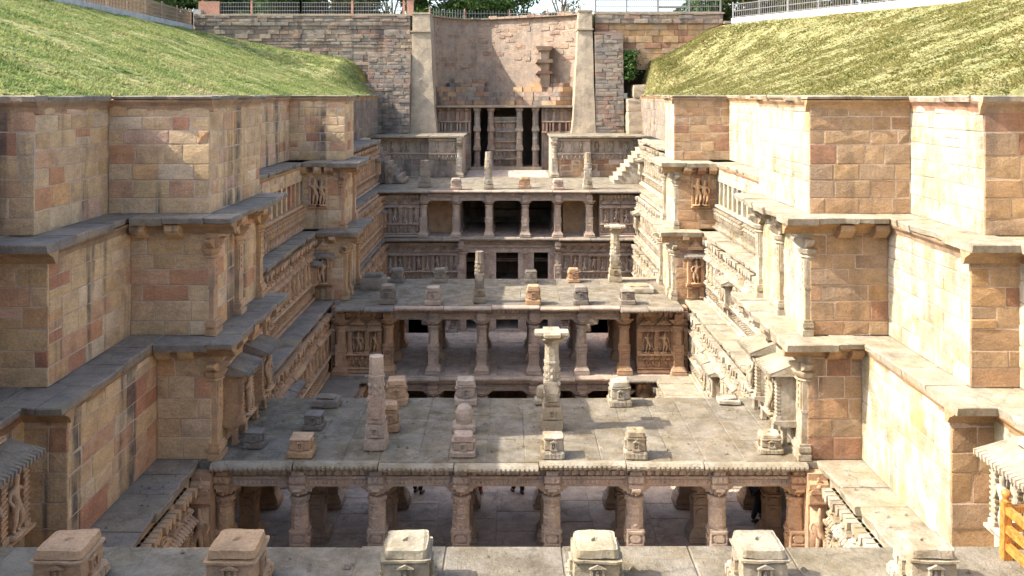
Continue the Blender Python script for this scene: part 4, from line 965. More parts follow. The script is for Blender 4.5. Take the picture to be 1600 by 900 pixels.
part('floor_core', MB().box(-8.3, 8.3, 56.45, 64, 2.78, 2.96).mesh('floor_core'), 'floor', p)
floor_grid(p, -5.7, 5.7, 56.45, 62.5, 3.0, .035, 'floor', 25, (1.2, 1.8), (1.2, 1.8))
eave(p, -3.1, 3.1, 56.45, 2.985, 'ledge', 15, .25); eave(p, -8.1, -3.1, 56.45, 2.985, 'ledge', 16, .5); eave(p, 3.1, 8.1, 56.45, 2.985, 'ledge', 17, .5)
part('back_wall', MB().box(-3.5, 3.5, 63.2, 64, 3.0, 5.80).mesh('back_wall'), 'old', p)
mb = MB()                # ring of heavy curved stones in the hall, with dark gaps
for z0, z1, rr in ((3.55, 4.05, 3.0), (4.15, 4.6, 3.25), (4.66, 5.3, 3.1)):
    for i in range(9):
        a0 = PI * (.08 + .84 * i / 9); a1 = PI * (.08 + .84 * (i + .96) / 9)
        P_ = [(rr * math.cos(a0), 62.9 - .7 * rr * math.sin(a0) * .45), (rr * math.cos(a1), 62.9 - .7 * rr * math.sin(a1) * .45), (rr * 1.0 * math.cos(a1), 63.3), (rr * math.cos(a0), 63.3)]
        part('ring_stone', MB().prism(P_[::-1], z0, z1, 'z').mesh('ring_stone'), 'old', p)
# lower storey: door frames with black openings into a closed room
for z, hh_ in ((0.0, 2.0), (-3.0, 1.9)):
    doors = [(-2.75, -2.0), (-.85, .55), (1.55, 2.45)]
    edges = [-3.2] + [v for d in doors for v in d] + [3.2]
    for a, b in zip(edges[::2], edges[1::2]):
        part('wall_pier', MB().box(a, b, 56.85, 57.35, z, z + hh_).mesh('wall_pier'), 'floor', p)
        part('pilaster', PIL2, 'carvg', p, ((a + b) / 2, 56.85, z), 0, (.62, .6, 2.3))
    part('lintel', MB().box(-3.2, 3.2, 56.80, 57.35, z + hh_ + .003, z + 2.76).mesh('lintel'), 'floor', p)
    for a, b in doors:
        part('door_sill', MB().box(a - .06, b + .06, 56.7, 57.3, z + .004, z + .1).mesh('door_sill'), 'floor', p)
        for q in (.55, .62):
            part('inner_lintel', MB().box(a - .4, b + .4, 58.6, 59.2, z + hh_ * q, z + hh_ * q + .08).mesh('inner_lintel'), 'carvg', p)
    strip(p, Fr(-3.2, 56.8, 0), 0, 6.4, z + 2.3, z + 2.5, .12, 'carvg'); frieze(p, Fr(-3.2, 56.8, 0), 0, 6.4, z + 2.52, z + 2.72, 'dia', 'carvg', .06)
part('dark_room', MB().box(-3.6, 3.6, 61, 61.4, -3, 2.78).box(-3.6, -3.21, 57.36, 61, -3, 2.78).box(3.21, 3.6, 57.36, 61, -3, 2.78).box(-3.2, 3.2, 57.36, 61, -.2, -.05).mesh('dark_room'), 'old', p)

# rubble steps that climb from the lower floor behind the second pavilion
for s, nm in ((-1, 'left'), (1, 'right')):
    t = thing('rubble_steps', f'dark rubble steps behind the pillars of the middle pavilion on the {nm}', 'steps', (s * 4.5, 54, -3)); r = random.Random(70 + s)
    for i in range(7):
        for k in range(4):
            mb = MB(); worn(mb, -.42, .42, -.3, .3, 0, 3 - i * .4 - .01 if False else .42, 2, .05, i * 7 + k, .05, .05)
            part('step_stone', mb.mesh('step_stone'), 'old', t, (s * (6.1 - i * .42), 53.2 + k * .62 + r.uniform(-.08, .08), -.55 - i * .36), r.uniform(-.1, .1), (1, 1, 1.1))
    mb = MB()
    for i in range(7): mb.box(s * (5.9 - i * .42) - .5, s * (5.9 - i * .42) + .5, 53.1, 55.4, -3, -.6 - i * .36)
    part('rubble_core', mb.mesh('rubble_core'), 'old', t)

# near pavilion: only its roof reaches into the picture
p = thing('stone_terrace', 'sunlit flat stone roof in the foreground that carries the big column stumps', 'terrace', (0, 10, 5.7))
part('roof_core', MB().box(-9.3, 9.3, 7.0, 11.9, 5.7, 5.974).mesh('roof_core'), 'pave', p)
for y0, y1, sd in ((7.4, 8.5, 1), (8.5, 10.2, 2), (10.2, 12.0, 3)): floor_grid(p, -9.3, 9.3, y0, y1 - (.0 if y1 < 12 else .06), 6.0, .15, 'pave', 80 + sd, (1.1, 1.9), (y1 - y0, y1 - y0 + .01), rough=.018)
for x in [-5.4, -3.3, -1.25, 1.05, 3.05, 5.05]: column(p, x, 9.2, 3, 'carvg', 2.35)
beams(p, [-8, -5.4, -3.3, -1.25, 1.05, 3.05, 5.05, 8], [9.2, 11.5], 5.25, .44, 'carvg', front=False)
for x in [-5.4, -3.3, -1.25, 1.05, 3.05, 5.05]: column(p, x, 11.5, 3, 'carvg', 2.25, block=False)

# ---------------------------------------------------------------- column stumps
NEARL = ["big shaded column stump at the left end of the foreground row, flat top",
         "big shaded column stump with a worn pitted top, second from left in the foreground",
         "big rounded foreground column stump with a sunlit yellow top beside the shadow edge",
         'big carved column stump in full sun just right of the middle of the foreground row',
         "big worn sunlit column stump with a lumpy niche, second from right in the foreground",
         'big pale column stump at the right end of the foreground row, beside the orange railing']
for i, x in enumerate([-5.40, -3.33, -1.25, 1.05, 3.05, 5.08]):
    stump(NEARL[i], x, 10.97, 6.0, 'near', ('carv', 'carv', 'ledger', 'ledger', 'ledger', 'carvr')[i], .60 if i < 2 else .56, .56, 100 + i, R.uniform(-.03, .03), 'big column stumps in the foreground row')
T1 = 'nearer terrace'
ST = [  # label, x, y, kind, material, width, height
    ('small dark lidded stump beside the left pier at the front of the nearer terrace', -6.52, 23.0, 'block', 'ledge', .42, .50),
    ("brown two-part stump at the nearer terrace's front, left of the tall broken column", -5.2, 22.45, 'block', 'carv', .50, .58),
    ("low grey shaded stump at the middle of the nearer terrace's front edge", -1.16, 22.5, 'block', 'carvg', .50, .50),
    ("pale stump at the nearer terrace's front edge before the column with the wide capital", 1.08, 22.35, 'block', 'carvr', .46, .66),
    ("pale sunlit stump with a ribbed base at the nearer terrace's front right", 3.14, 22.35, 'block', 'carvr', .46, .66),
    ('white sunlit stump beside the right pier at the front of the nearer terrace', 6.58, 22.7, 'block', 'carvr', .50, .46),
    ('dark weathered stump on the left half of the nearer terrace, middle row', -5.28, 24.25, 'block', 'ledge', .44, .50),
    ('reddish stump partly hidden behind the tall broken column on the nearer terrace', -3.22, 24.1, 'block', 'carv', .42, .72),
    ("stump with a round drum on a square base in the middle of the nearer terrace", -1.22, 24.1, 'round', 'carvg', .50, .66),
    ('flat grey slab lying at the back left of the nearer terrace', -5.3, 26.0, 'slab', 'ledge', .60, .22),
    ('tall brown stump at the back edge of the nearer terrace, left of its middle', -3.3, 26.2, 'block', 'carv', .54, .72),
    ('grey square stump at the back edge of the nearer terrace, behind the round drum stump', -1.28, 26.2, 'block', 'carvg', .52, .72),
    ('tan stump with an orange patch at the sunlit back edge of the nearer terrace', 3.2, 26.1, 'block', 'carvr', .54, .70),
    ('small pale round stone behind the foot of the column with the wide capital', .95, 26.2, 'round', 'carvr', .36, .50),
    ('flat pale slab at the back right of the nearer terrace by the carved wall', 6.4, 26.2, 'slab', 'carvr', .5, .14),
    ('tall broken column shaft standing in the shade on the front of the nearer terrace', -3.40, 22.9, 'tall', 'carvg', .38, 2.33),
    ('tall standing column with a wide cross-shaped capital on the nearer terrace', 1.14, 24.2, 'cap', 'carvr', .40, 2.62),
    ('dark lidded stump at the front left corner of the middle terrace', -5.25, 38.75, 'block', 'ledge', .58, .80),
    ('plain square stump at the front of the middle terrace, left of the dark carved shaft', -3.27, 38.62, 'block', 'carvg', .56, .74),
    ('brown tapering stump at the front of the middle terrace, right of the dark carved shaft', 1.03, 38.62, 'block', 'carv', .54, .80),
    ('dark stump in the sun at the front of the middle terrace, casting a shadow', 3.08, 38.65, 'block', 'ledge', .56, .76),
    ('dark ribbed stump at the front right of the middle terrace before the pale plinth', 5.08, 38.7, 'block', 'ledge', .56, .72),
    ('grey stump at the back left corner of the middle terrace before the carved panel', -5.4, 43.2, 'block', 'ledge', .56, .64),
    ('grey square stump at the back of the middle terrace, left of the leftmost dark doorway', -3.35, 43.2, 'block', 'ledge', .56, .64),
    ('pale stump at the back of the middle terrace before the right dark doorway', 1.03, 43.1, 'block', 'carvr', .50, .70),
    ('reddish stump at the back of the middle terrace before the right carved panel', 3.08, 43.2, 'block', 'carv', .50, .64),
    ('wide pale plinth stone in the sun on the right of the middle terrace', 5.9, 41.0, 'slab', 'carvr', 1.0, .26),
    ('dark square block on the middle terrace against the left pier', -6.3, 41.7, 'slab', 'ledge', .9, .55),
    ('dark carved broken shaft standing at the front of the middle terrace', -1.3, 38.9, 'tall', 'ledge', .38, 2.2),
    ('slim standing column with a square capital at the back right of the middle terrace', 5.1, 43.3, 'cap', 'carvr', .44, 2.68),
    ('small carved stump at the front of the farthest terrace, below the left corner pillar', -3.38, 56.85, 'block', 'carvg', .60, .72),
    ('squat stump at the front of the farthest terrace, right of its middle', .98, 57.6, 'block', 'carv', .62, .74),
    ('small stump at the front of the farthest terrace, before the right corner pillar', 3.08, 56.85, 'block', 'carvg', .60, .66),
    ('tall broken shaft near the middle of the farthest terrace', -1.35, 57.2, 'tall', 'carvr', .44, 2.35),
    ('tall broken shaft on the right of the farthest terrace before the carved block', 5.0, 57.2, 'tall', 'carvr', .44, 2.3),
    ('grey square post on the left of the farthest terrace before the carved block', -5.5, 58.2, 'tall', 'ledge', .56, 1.75)]
for i, (lab, x, y, k, m_, wd, h) in enumerate(ST):
    stump(lab, x, y, 3.0 if y < 50 else 6.0, k, m_, wd, h, 200 + i, R.uniform(-.06, .06))

cr = random.Random(91); mb = MB()
for x0, x1, y0, y1, z, n in ((-7, 7, 22.2, 26.4, 3.0, 150), (-7, 7, 38.5, 43.6, 3.0, 110), (-6.6, 6.8, 10.3, 11.8, 6.0, 60), (-8.5, -7.8, 12, 21.5, 3.0, 60), (7.8, 8.5, 12, 21.5, 3.0, 60), (-8, 8, 57, 64, 6.0, 70)):
    for _ in range(n):
        x, y = cr.uniform(x0, x1), cr.uniform(y0, y1); q = cr.uniform(.012, .05); 
        mb.add([(x - q, y - q * .7, z - .01), (x + q, y - q * .8, z - .01), (x + q * .8, y + q, z - .01), (x - q * .9, y + q * .8, z - .01), (x + cr.uniform(-q, q) * .4, y, z + q * cr.uniform(.5, 1.1))], [(0, 1, 4), (1, 2, 4), (2, 3, 4), (3, 0, 4)])
o = part('stone_chips', mb.mesh('stone_chips'), 'pave', None); o['kind'] = 'stuff'

# ---------------------------------------------------------------- far end: upper blocks, stairs, well shaft, buttresses
for s, nm in ((-1, 'left'), (1, 'right')):
    t = thing('carved_block', f'flat-roofed carved stone block at the far end on the {nm} of the dark well opening', 'building', (s * 6.5, 66, 6))
    x_in = 3.3 if s < 0 else 2.95
    part('block_core', MB().box(*sorted((s * (x_in + .15), s * 10.2)), 66.3, 70.5, 6.0, 8.86).mesh('block_core'), 'carvg', t)
    for a0, a1, y in ((5.9, x_in + .15, 65.4), (10.2, 5.9, 65.9)):
        f, L = ff(s, y, a0, a1); part('facing', MB().box(0, L, 0, .4, 6, 8.86).mesh('facing'), 'carvg', t, f.p(0, 0, 0))
        ashlar(t, f, L, 6.0, 7.25, 'old' if s < 0 else 'tanface', 300 + s, (.35, .5), (.5, 1.1), rough=.05)
        frieze(t, f, 0, L, 7.27, 7.62, 'fig', 'carvg', .16, pitch=.3, seed=5); strip(t, f, 0, L, 7.62, 7.74, .2, 'carvg')
        n = max(2, int(L / 1.0))
        for i in range(n):
            part('carved_figure', FIG[(i + 2) % 5], 'carvr', t, f.p((i + .5) * L / n, 0, 7.76), 0, (.85, .9, .82)); part('pilaster', PIL, 'carvr', t, f.p(i * L / n + .1, 0, 7.76), 0, (1, 1, .85))
        strip(t, f, 0, L, 8.62, 8.84, .15, 'carvg')
    floor_grid(t, *sorted((s * x_in, s * 10.4)), 65.0, 70.5, 9.02, .15, 'pave', 310 + s, (.9, 1.5), (1.4, 2.2), rough=.05)
    column(t, s * (x_in + .35), 65.35, 6, 'carvr', 2.55, .8)
    # stairs against the block
    lab = 'sawtooth stone staircase rising to the right, lit along its edges, at the far right' if s > 0 else 'broken rubble staircase rising to the left at the far left'
    t = thing('staircase', lab, 'stairs', (s * 8.5, 61, 6)); n = 10
    for i in range(n):
        x0 = 7.05 + i * .26; h = .29 * (i + 1)
        mb = MB()
        if s > 0: mb.box(x0, x0 + .27, 60.4, 63.2, 6.0, 6 + h - .07).box(x0 - .03, x0 + .285, 60.34, 63.2, 6 + h - .068, 6 + h)
        else: worn(mb, -x0 - .36, -x0, 60.2 + .1 * (i % 3), 63.2, 6.0, 6 + h, 3, .06, i, .0, .05)
        part('step', mb.mesh('step'), 'carvr' if s > 0 else 'old', t)
    if s > 0:
        f = Fr(7.2, 60.38, 0)
        mb = MB().prism([(7.1, 6), (9.75, 6), (9.75, 8.8)], 60.395, 60.399, 'y')
# well facade
t = thing('well_facade', 'dark pillared well opening of stacked balconies between the two tall buttresses', 'facade', (-.5, 72, 4))
part('back_wall', MB().box(-6, 5.2, 80.0, 81, 3.0, 11.2).box(-6.2, -6.01, 72.3, 81, 3, 11.2).box(5.21, 5.4, 72.3, 81, 3, 11.2).mesh('back_wall'), 'old', t)
part('floor_core', MB().box(-6, 5.2, 65.6, 75, 5.2, 5.95).mesh('floor_core'), 'old', t); floor_grid(t, -3.2, 2.9, 65.4, 71.6, 5.99, .035, 'floor', 330, (.9, 1.4), (1, 1.5))
for x in (-2.6, -1.5, .8, 2.1):
    for z0, z1 in ((6.2, 7.75), (7.75, 9.3), (9.3, 10.95)):
        mb = MB().box(x - .26, x + .26, 72.0, 72.52, z0, z0 + .22).lathe(x, 72.26, [(.23, z0 + .22), (.23, z0 + (z1 - z0) * .42), (.26, z0 + (z1 - z0) * .45), (.22, z0 + (z1 - z0) * .52), (.22, z1 - .32), (.29, z1 - .25), (.29, z1 - .2)], 8).box(x - .3, x + .3, 71.96, 72.56, z1 - .2, z1)
        part('pillar', mb.mesh('pillar'), 'old', t)
part('centre_panel', MB().box(-1.25, .55, 72.6, 75.0, 6.0, 10.2).mesh('centre_panel'), 'old', t)
f = Fr(-1.25, 72.6, 0)
for z, md in ((6.3, 'fig'), (7.0, 'dia'), (7.7, 'arch'), (8.5, 'fig'), (9.3, 'bud')): frieze(t, f, 0, 1.8, z, z + .42, md, 'old', .12, pitch=.3); strip(t, f, 0, 1.8, z + .44, z + .56, .28, 'old')
part('plinth', MB().box(-3.1, 2.6, 71.7, 74, 5.96, 6.2).mesh('plinth'), 'old', t)
for a, b in ((-6, -3.1), (2.6, 5.2)):
    part('wing', MB().box(a, b, 72.3, 75, 5.95, 11.0).mesh('wing'), 'brick', t); f = Fr(a, 72.3, 0); L = b - a
    ashlar(t, f, L, 6, 8.9, 'old', int(a * 3), (.3, .5), (.5, .9)); strip(t, f, 0, L, 8.9, 9.05, .5, 'brick', name='balcony'); frieze(t, f, 0, L, 9.05, 9.75, 'flute', 'brick', .35, pitch=.25); strip(t, f, 0, L, 9.75, 9.9, .45, 'brick', name='rail')
    for i in range(4): part('wing_pillar', PIL2, 'brick', t, f.p(.35 + i * (L - .7) / 3, 0, 9.9), 0, (.55, .9, 1.05))
part('eave_slab', MB().box(-6, 5.2, 71.7, 80, 10.98, 11.14).mesh('eave_slab'), 'old', t)
# curved shaft wall above it
t = thing('well_shaft_wall', 'tall pinkish curved brick wall rising above the well opening between the buttresses', 'wall', (-.5, 77, 11))
SH = [(-6.9, 72.4), (-6.55, 74.2), (-5.6, 75.9), (-4.1, 77.0), (-2.6, 77.3), (-1.5, 77.1), (1.5, 75.4), (4.2, 73.7), (5.9, 72.4)]
SD = [0.0]
for p_, q_ in zip(SH[:-1], SH[1:]): SD.append(SD[-1] + math.hypot(q_[0] - p_[0], q_[1] - p_[1]))
def arc(z, u):
    d = max(0.0, min(1.0, u)) * SD[-1]
    for i in range(len(SH) - 1):
        if d <= SD[i + 1] + 1e-6:
            f_ = (d - SD[i]) / (SD[i + 1] - SD[i]); return (SH[i][0] + (SH[i + 1][0] - SH[i][0]) * f_, SH[i][1] + (SH[i + 1][1] - SH[i][1]) * f_)
NB = 46; r = random.Random(77)
vs = []; fs = []
for i in range(NB + 1):
    x, y = arc(0, i / NB); vs += [(x, y, 11.0), (x, y, 18.45)]
for i in range(NB): fs.append((2 * i, 2 * i + 2, 2 * i + 3, 2 * i + 1))
part('render_coat', MB().add(vs, fs).mesh('render_coat'), 'brick', t)
def arc_stone(mat, u0, u1, z0, z1, dep, name='stone'):
    x0, y0 = arc(0, u0); x1, y1 = arc(0, u1); cx, cy = -.45, 70.0
    def inw(x, y, d): v = Vector((cx - x, cy - y)).normalized(); return x + v.x * d, y + v.y * d
    a, b = inw(x0, y0, dep), inw(x1, y1, dep); c, d_ = inw(x1, y1, -.1), inw(x0, y0, -.1)
    part(name, MB().hexa([(*a, z0), (*b, z0), (*c, z0), (*d_, z0), (*a, z1), (*b, z1), (*c, z1), (*d_, z1)]).mesh(name), mat, t)
z = 11.15; k = 0
while z < 14.2:         # ruined masonry courses that step out at the foot of the shaft
    h = r.uniform(.26, .42); u = .06
    while u < .94:
        w_ = r.uniform(.035, .08)
        if z < 12.35 + 1.5 * noise.noise(Vector((u * 5.5, 2.0, .3))) + .5 * noise.noise(Vector((u * 17, 7.0, .3))) + (.5 if u < .5 else .2): arc_stone(r.choice(('old', 'brick', 'brick', 'brick', 'tanface')), u + .002, min(u + w_, .94), z, z + h - .015, max(.06, (1.5 - (z - 11.15) * .55)) * r.uniform(.88, 1.04))
        u += w_
    z += h
u = .58               # scattered bricks standing slightly proud of the shaft wall
for zz in np.arange(14.3, 18.2, .5):
    for q in range(13):
        u = r.uniform(.04, .93); arc_stone('brick', u, u + r.uniform(.02, .05), zz + r.uniform(0, .2), zz + r.uniform(.22, .46), r.uniform(.015, .06))
for u in np.arange(.02, .98, .045): arc_stone(r.choice(('brick', 'old')), u, u + .043, 18.455, 18.455 + r.uniform(.05, .3), .35, 'coping_stone')
# the fragment of brackets left hanging on the shaft wall
t = thing('bracket_fragment', 'ruined stack of carved bracket stones jutting from the shaft wall above the well opening', 'bracket', (2.95, 74, 11))
mb = MB()
for z0, z1, w0, w1, yy in ((11.2, 12.6, .2, .28, 73.6), (12.6, 13.1, .3, .5, 73.4), (13.1, 13.7, .42, .45, 73.3), (13.7, 13.95, .8, .6, 73.0), (13.95, 14.6, .36, .42, 73.3), (14.6, 14.9, .8, .65, 72.9), (14.9, 15.6, .34, .42, 73.3), (15.6, 15.95, .55, .8, 72.9)):
    part('bracket_stone', MB().hexa([(2.95 - w0, yy, z0 + .01), (2.95 + w0 * .8, yy, z0 + .01), (2.95 + w0 * .8, 75.2, z0 + .01), (2.95 - w0, 75.2, z0 + .01), (2.95 - w1, yy - .1, z1), (2.95 + w1 * .8, yy - .1, z1), (2.95 + w1 * .8, 75.2, z1), (2.95 - w1, 75.2, z1)]).mesh('bracket_stone'), 'brick', t)
# buttresses
def buttress(label, xb0, xb1, xt0, xt1, yb, yt, z0, z1, seed):
    t = thing('buttress', label, 'buttress', ((xb0 + xb1) / 2, yb, z0)); n = 9; r = random.Random(seed)
    vs = []; 
    for i in range(n + 1):
        q = i / n; q2 = q ** .7
        a = xb0 + (xt0 - xb0) * q2; b = xb1 + (xt1 - xb1) * q2; y = yb + (yt - yb) * q; z = z0 + (z1 - z0) * q
        j = lambda: r.uniform(-.03, .03)
        vs += [(a + j(), y + j(), z), ((a + b) / 2 + j(), y + j() - .03, z), (b + j(), y + j(), z), (b, 76, z), (a, 76, z)]
    fs = [(5 * i + k, 5 * i + (k + 1) % 5, 5 * i + 5 + (k + 1) % 5, 5 * i + 5 + k) for i in range(n) for k in range(5)] + [tuple(reversed(range(5))), tuple(range(5 * n, 5 * n + 5))]
    part('shaft', MB().add(vs, fs).mesh('shaft'), 'render', t)
    a, b = min(xt0, xb0), max(xt1, xb1)
    part('cap', MB().box(xt0 - .06, xt1 + .06, yt - .08, 76, z1 + .003, z1 + .14).mesh('cap'), 'render', t)
    part('offset_course', MB().box(xt0 - .14, xt1 + .1, yt - .35, yt + 1.5, z0 + (z1 - z0) * .86 - .12, z0 + (z1 - z0) * .86).mesh('offset_course'), 'render', t)
buttress('tall tapering plastered buttress left of the curved shaft wall', -7.75, -5.65, -7.7, -6.35, 70.0, 71.2, 8.9, 18.4, 1)
buttress('tall tapering plastered buttress right of the curved shaft wall, sunlit', 4.85, 6.75, 5.5, 6.55, 70.0, 71.2, 8.9, 18.6, 2)
def course_wall(t, x0, x1, yf, z0, z1, mat, seed, hs=(.22, .36), ws=(.4, 1.0), batter=0.0, rough=.07, depth=2.0):
    part('wall_core', MB().hexa([(x0, yf, z0), (x1, yf, z0), (x1, yf + depth, z0), (x0, yf + depth, z0), (x0, yf + batter, z1), (x1, yf + batter, z1), (x1, yf + depth, z1), (x0, yf + depth, z1)]).mesh('wall_core'), mat, t)
    r = random.Random(seed); z = z0
    while z < z1 - .05:
        h = r.uniform(*hs); h = min(h, z1 - z); x = x0
        y = yf + batter * (z - z0) / (z1 - z0)
        while x < x1 - .02:
            w_ = min(r.uniform(*ws), x1 - x)
            if x1 - x - w_ < .2: w_ = x1 - x
            part('stone', stone_mesh(round(w_ / .05) * .05 if w_ > .1 else w_, round(h / .03) * .03, .12, r.randint(0, 2)), mat, t, (x + w_ / 2, y + r.uniform(-.04, rough), z))
            x += w_
        z += h
t = thing('rubble_wall', 'leaning wall of rough stone courses just left of the left buttress, stepping back upward', 'wall', (-9, 70.5, 9))
course_wall(t, -11.6, -7.75, 69.6, 9.0, 12.9, 'old', 5, batter=.3); course_wall(t, -11.1, -7.75, 70.3, 12.9, 15.2, 'old', 6, batter=.3); course_wall(t, -9.9, -7.75, 71.4, 15.2, 16.7, 'old', 7)
part('cap_slab', MB().box(-10.0, -7.7, 71.3, 73, 16.7, 16.85).mesh('cap_slab'), 'old', t)
t = thing('rubble_wall', 'leaning wall of rough stone courses just right of the right buttress', 'wall', (7.9, 70.5, 9))
course_wall(t, 6.75, 9.0, 70.2, 9.0, 16.8, 'old', 8, (.25, .4), (.5, 1.1), batter=.8)
part('cap_slab', MB().box(6.72, 8.9, 70.9, 73, 16.8, 16.98).mesh('cap_slab'), 'old', t)
t = thing('stepped_wall', 'three big plastered steps below the right grass bank beside the leaning stone wall', 'wall', (10, 69, 9))
for x0, x1, y, z0, z1 in ((9.1, 11.6, 68.4, 8.9, 10.7), (9.15, 11.7, 69.2, 10.7, 11.7), (9.7, 12.2, 70.0, 11.7, 12.8)):
    mb = MB(); worn(mb, x0, x1, y, 74, z0, z1, 5, .05, int(z1 * 3), .0, .05); part('wall_step', mb.mesh('wall_step'), 'render', t)
t = thing('retaining_wall', 'long dark retaining wall of old stone courses above the left grass', 'wall', (-16, 72.5, 14))
course_wall(t, -25.4, -8.0, 72.3, 13.0, 17.55, 'old', 9, (.24, .4), (.5, 1.3)); 
course_wall(t, -25.4, -8.0, 72.22, 17.55, 18.35, 'old', 10, (.24, .36), (.6, 1.4), depth=1.2)
part('cap_slab', MB().box(-25.4, -7.8, 72.1, 73.6, 18.36, 18.5).mesh('cap_slab'), 'render', t)
t = thing('retaining_wall', 'long retaining wall of squared stone at the back on the right, above the grass', 'wall', (12, 72.5, 14))
course_wall(t, 6.9, 17.2, 72.3, 14.0, 17.75, 'tanface', 11, (.4, .55), (.6, 1.4)); course_wall(t, 6.9, 17.2, 72.18, 17.75, 18.5, 'old', 12, (.3, .4), (.6, 1.4), depth=1.2)
part('cap_slab', MB().box(6.85, 17.3, 72.05, 73.6, 18.51, 18.65).mesh('cap_slab'), 'render', t)
part('return_wall', MB().box(17.2, 22, 71.5, 72.2, 15, 17.9).mesh('return_wall'), 'old', t)

# ---------------------------------------------------------------- kerbs and fences
def kerb(label, pts, z0, h, mat, wd=.35):
    t = thing('kerb', label, 'kerb', (*pts[0], z0))
    for i, (a, b) in enumerate(zip(pts[:-1], pts[1:])):
        L = math.hypot(b[0] - a[0], b[1] - a[1]); th_ = math.atan2(b[1] - a[1], b[0] - a[0])
        part('kerb_stone', MB().box(.006, L - .006, -wd / 2, wd / 2, 0, h, 0, .02).mesh('kerb_stone'), mat, t, (a[0], a[1], z0), th_)
    return t
def lerp_pts(a, b, n): return [(a[0] + (b[0] - a[0]) * i / n, a[1] + (b[1] - a[1]) * i / n) for i in range(n + 1)]
def fence(label, pts, z, h, mat, step, post_every, rails, bw=.03, pmat=None, pw=.08, ph=None):
    t = thing('fence', label, 'fence', (*pts[0], z)); bar = MB().box(-bw / 2, bw / 2, -bw / 2, bw / 2, 0, h).mesh('bar')
    post = MB().box(-pw / 2, pw / 2, -pw / 2, pw / 2, 0, ph or h * 1.12).mesh('post'); acc = 0.0; r = random.Random(len(pts))
    for a, b in zip(pts[:-1], pts[1:]):
        L = math.hypot(b[0] - a[0], b[1] - a[1]); th_ = math.atan2(b[1] - a[1], b[0] - a[0])
        for q in rails: part('rail', MB().box(0, L, -.022, .022, -.022, .022).mesh('rail'), mat, t, (a[0], a[1], z + h * q), th_)
        n = max(1, int(L / step))
        for i in range(n):
            s_ = (i + .5) * L / n; part('bar', bar, mat, t, (a[0] + math.cos(th_) * s_ - math.sin(th_) * .038, a[1] + math.sin(th_) * s_ + math.cos(th_) * .038, z), th_, (1, 1, r.uniform(.96, 1.05)))
        m_ = max(1, int(L / post_every))
        for i in range(m_ + 1): part('post', post, pmat or mat, t, (a[0] + math.cos(th_) * i * L / m_, a[1] + math.sin(th_) * i * L / m_, z), th_)
    return t
kerb('grey concrete kerb along the top of the left grass bank under the wooden fence', lerp_pts((-25.6, 30), (-25.6, 72), 21), GZ - .2, .5, 'concrete')
fence('brown lattice fence on the grey kerb along the top of the left grass bank', [(-25.6, 36), (-25.6, 72)], GZ + .3, 1.15, 'fencewood', .22, 3.0, (.12, .36, .62, .88), .035, pw=.09)
rk = lerp_pts((25.7, 40), (25.7, 50), 5) + lerp_pts((25.7, 50), (16.6, 66.5), 12)[1:]
kerb('white painted kerb curving along the top of the right grass bank', rk, GZ - .2, .55, 'white', .4)
fence('grey metal fence on the white kerb along the right grass bank', [(25.7, 40), (25.7, 50), (16.6, 66.5)], GZ + .35, 1.1, 'metal', .2, 2.6, (.1, .5, .95), .025)
fence('metal grid fence on top of the long left retaining wall', [(-25, 73), (-17.0, 73), (-8.6, 73)], 18.5, 1.05, 'metal', .2, 4.0, (.08, .34, .64, .95), .03, 'terra', .16)
fence('row of plain iron palings round the rim behind the curved shaft wall', [(-7.0, 78.6), (-4.0, 80.3), (0, 80.8), (3.4, 80.2), (6.2, 78.4)], 18.3, 1.25, 'metal', .26, 3.5, (.25, .8), .035, 'terra', .09)
fence('thin wire fence with square posts on top of the right retaining wall', [(7.0, 73), (17.2, 73)], 18.65, 1.1, 'metal', .17, 2.5, (.1, .5, .95), .02, 'metal', .11, 1.3)
t = thing('gate_pillar', 'reddish fence pillar at the left end of the grid fence above the grass', 'pillar', (-25.2, 72.8, 17)); part('shaft', MB().box(-25.55, -24.95, 72.4, 73.0, 16.5, 18.9).mesh('shaft'), 'concrete', t); part('panel', MB().box(-25.3, -23.6, 72.9, 73.1, 18.5, 19.6).mesh('panel'), 'terra', t)
t = thing('gate_pillar', 'reddish square pillar at the right end of the grid fence above the left buttress', 'pillar', (-8.0, 72.8, 18.4)); part('shaft', MB().box(-8.3, -7.8, 72.6, 73.1, 18.36, 19.7).mesh('shaft'), 'terra', t); part('cap', MB().box(-8.36, -7.74, 72.54, 73.16, 19.703, 19.82).mesh('cap'), 'terra', t)
t = thing('iron_gate_frame', 'dark metal frame of two posts and a crossbar behind the right retaining wall', 'gate', (14, 76, GZ))
for x in (12.6, 16.2): part('post', MB().box(x - .08, x + .08, 76, 76.16, GZ, 21.5).mesh('post'), 'metal', t)
part('crossbar', MB().box(12.5, 16.3, 75.95, 76.2, 19.35, 19.5).mesh('crossbar'), 'metal', t)

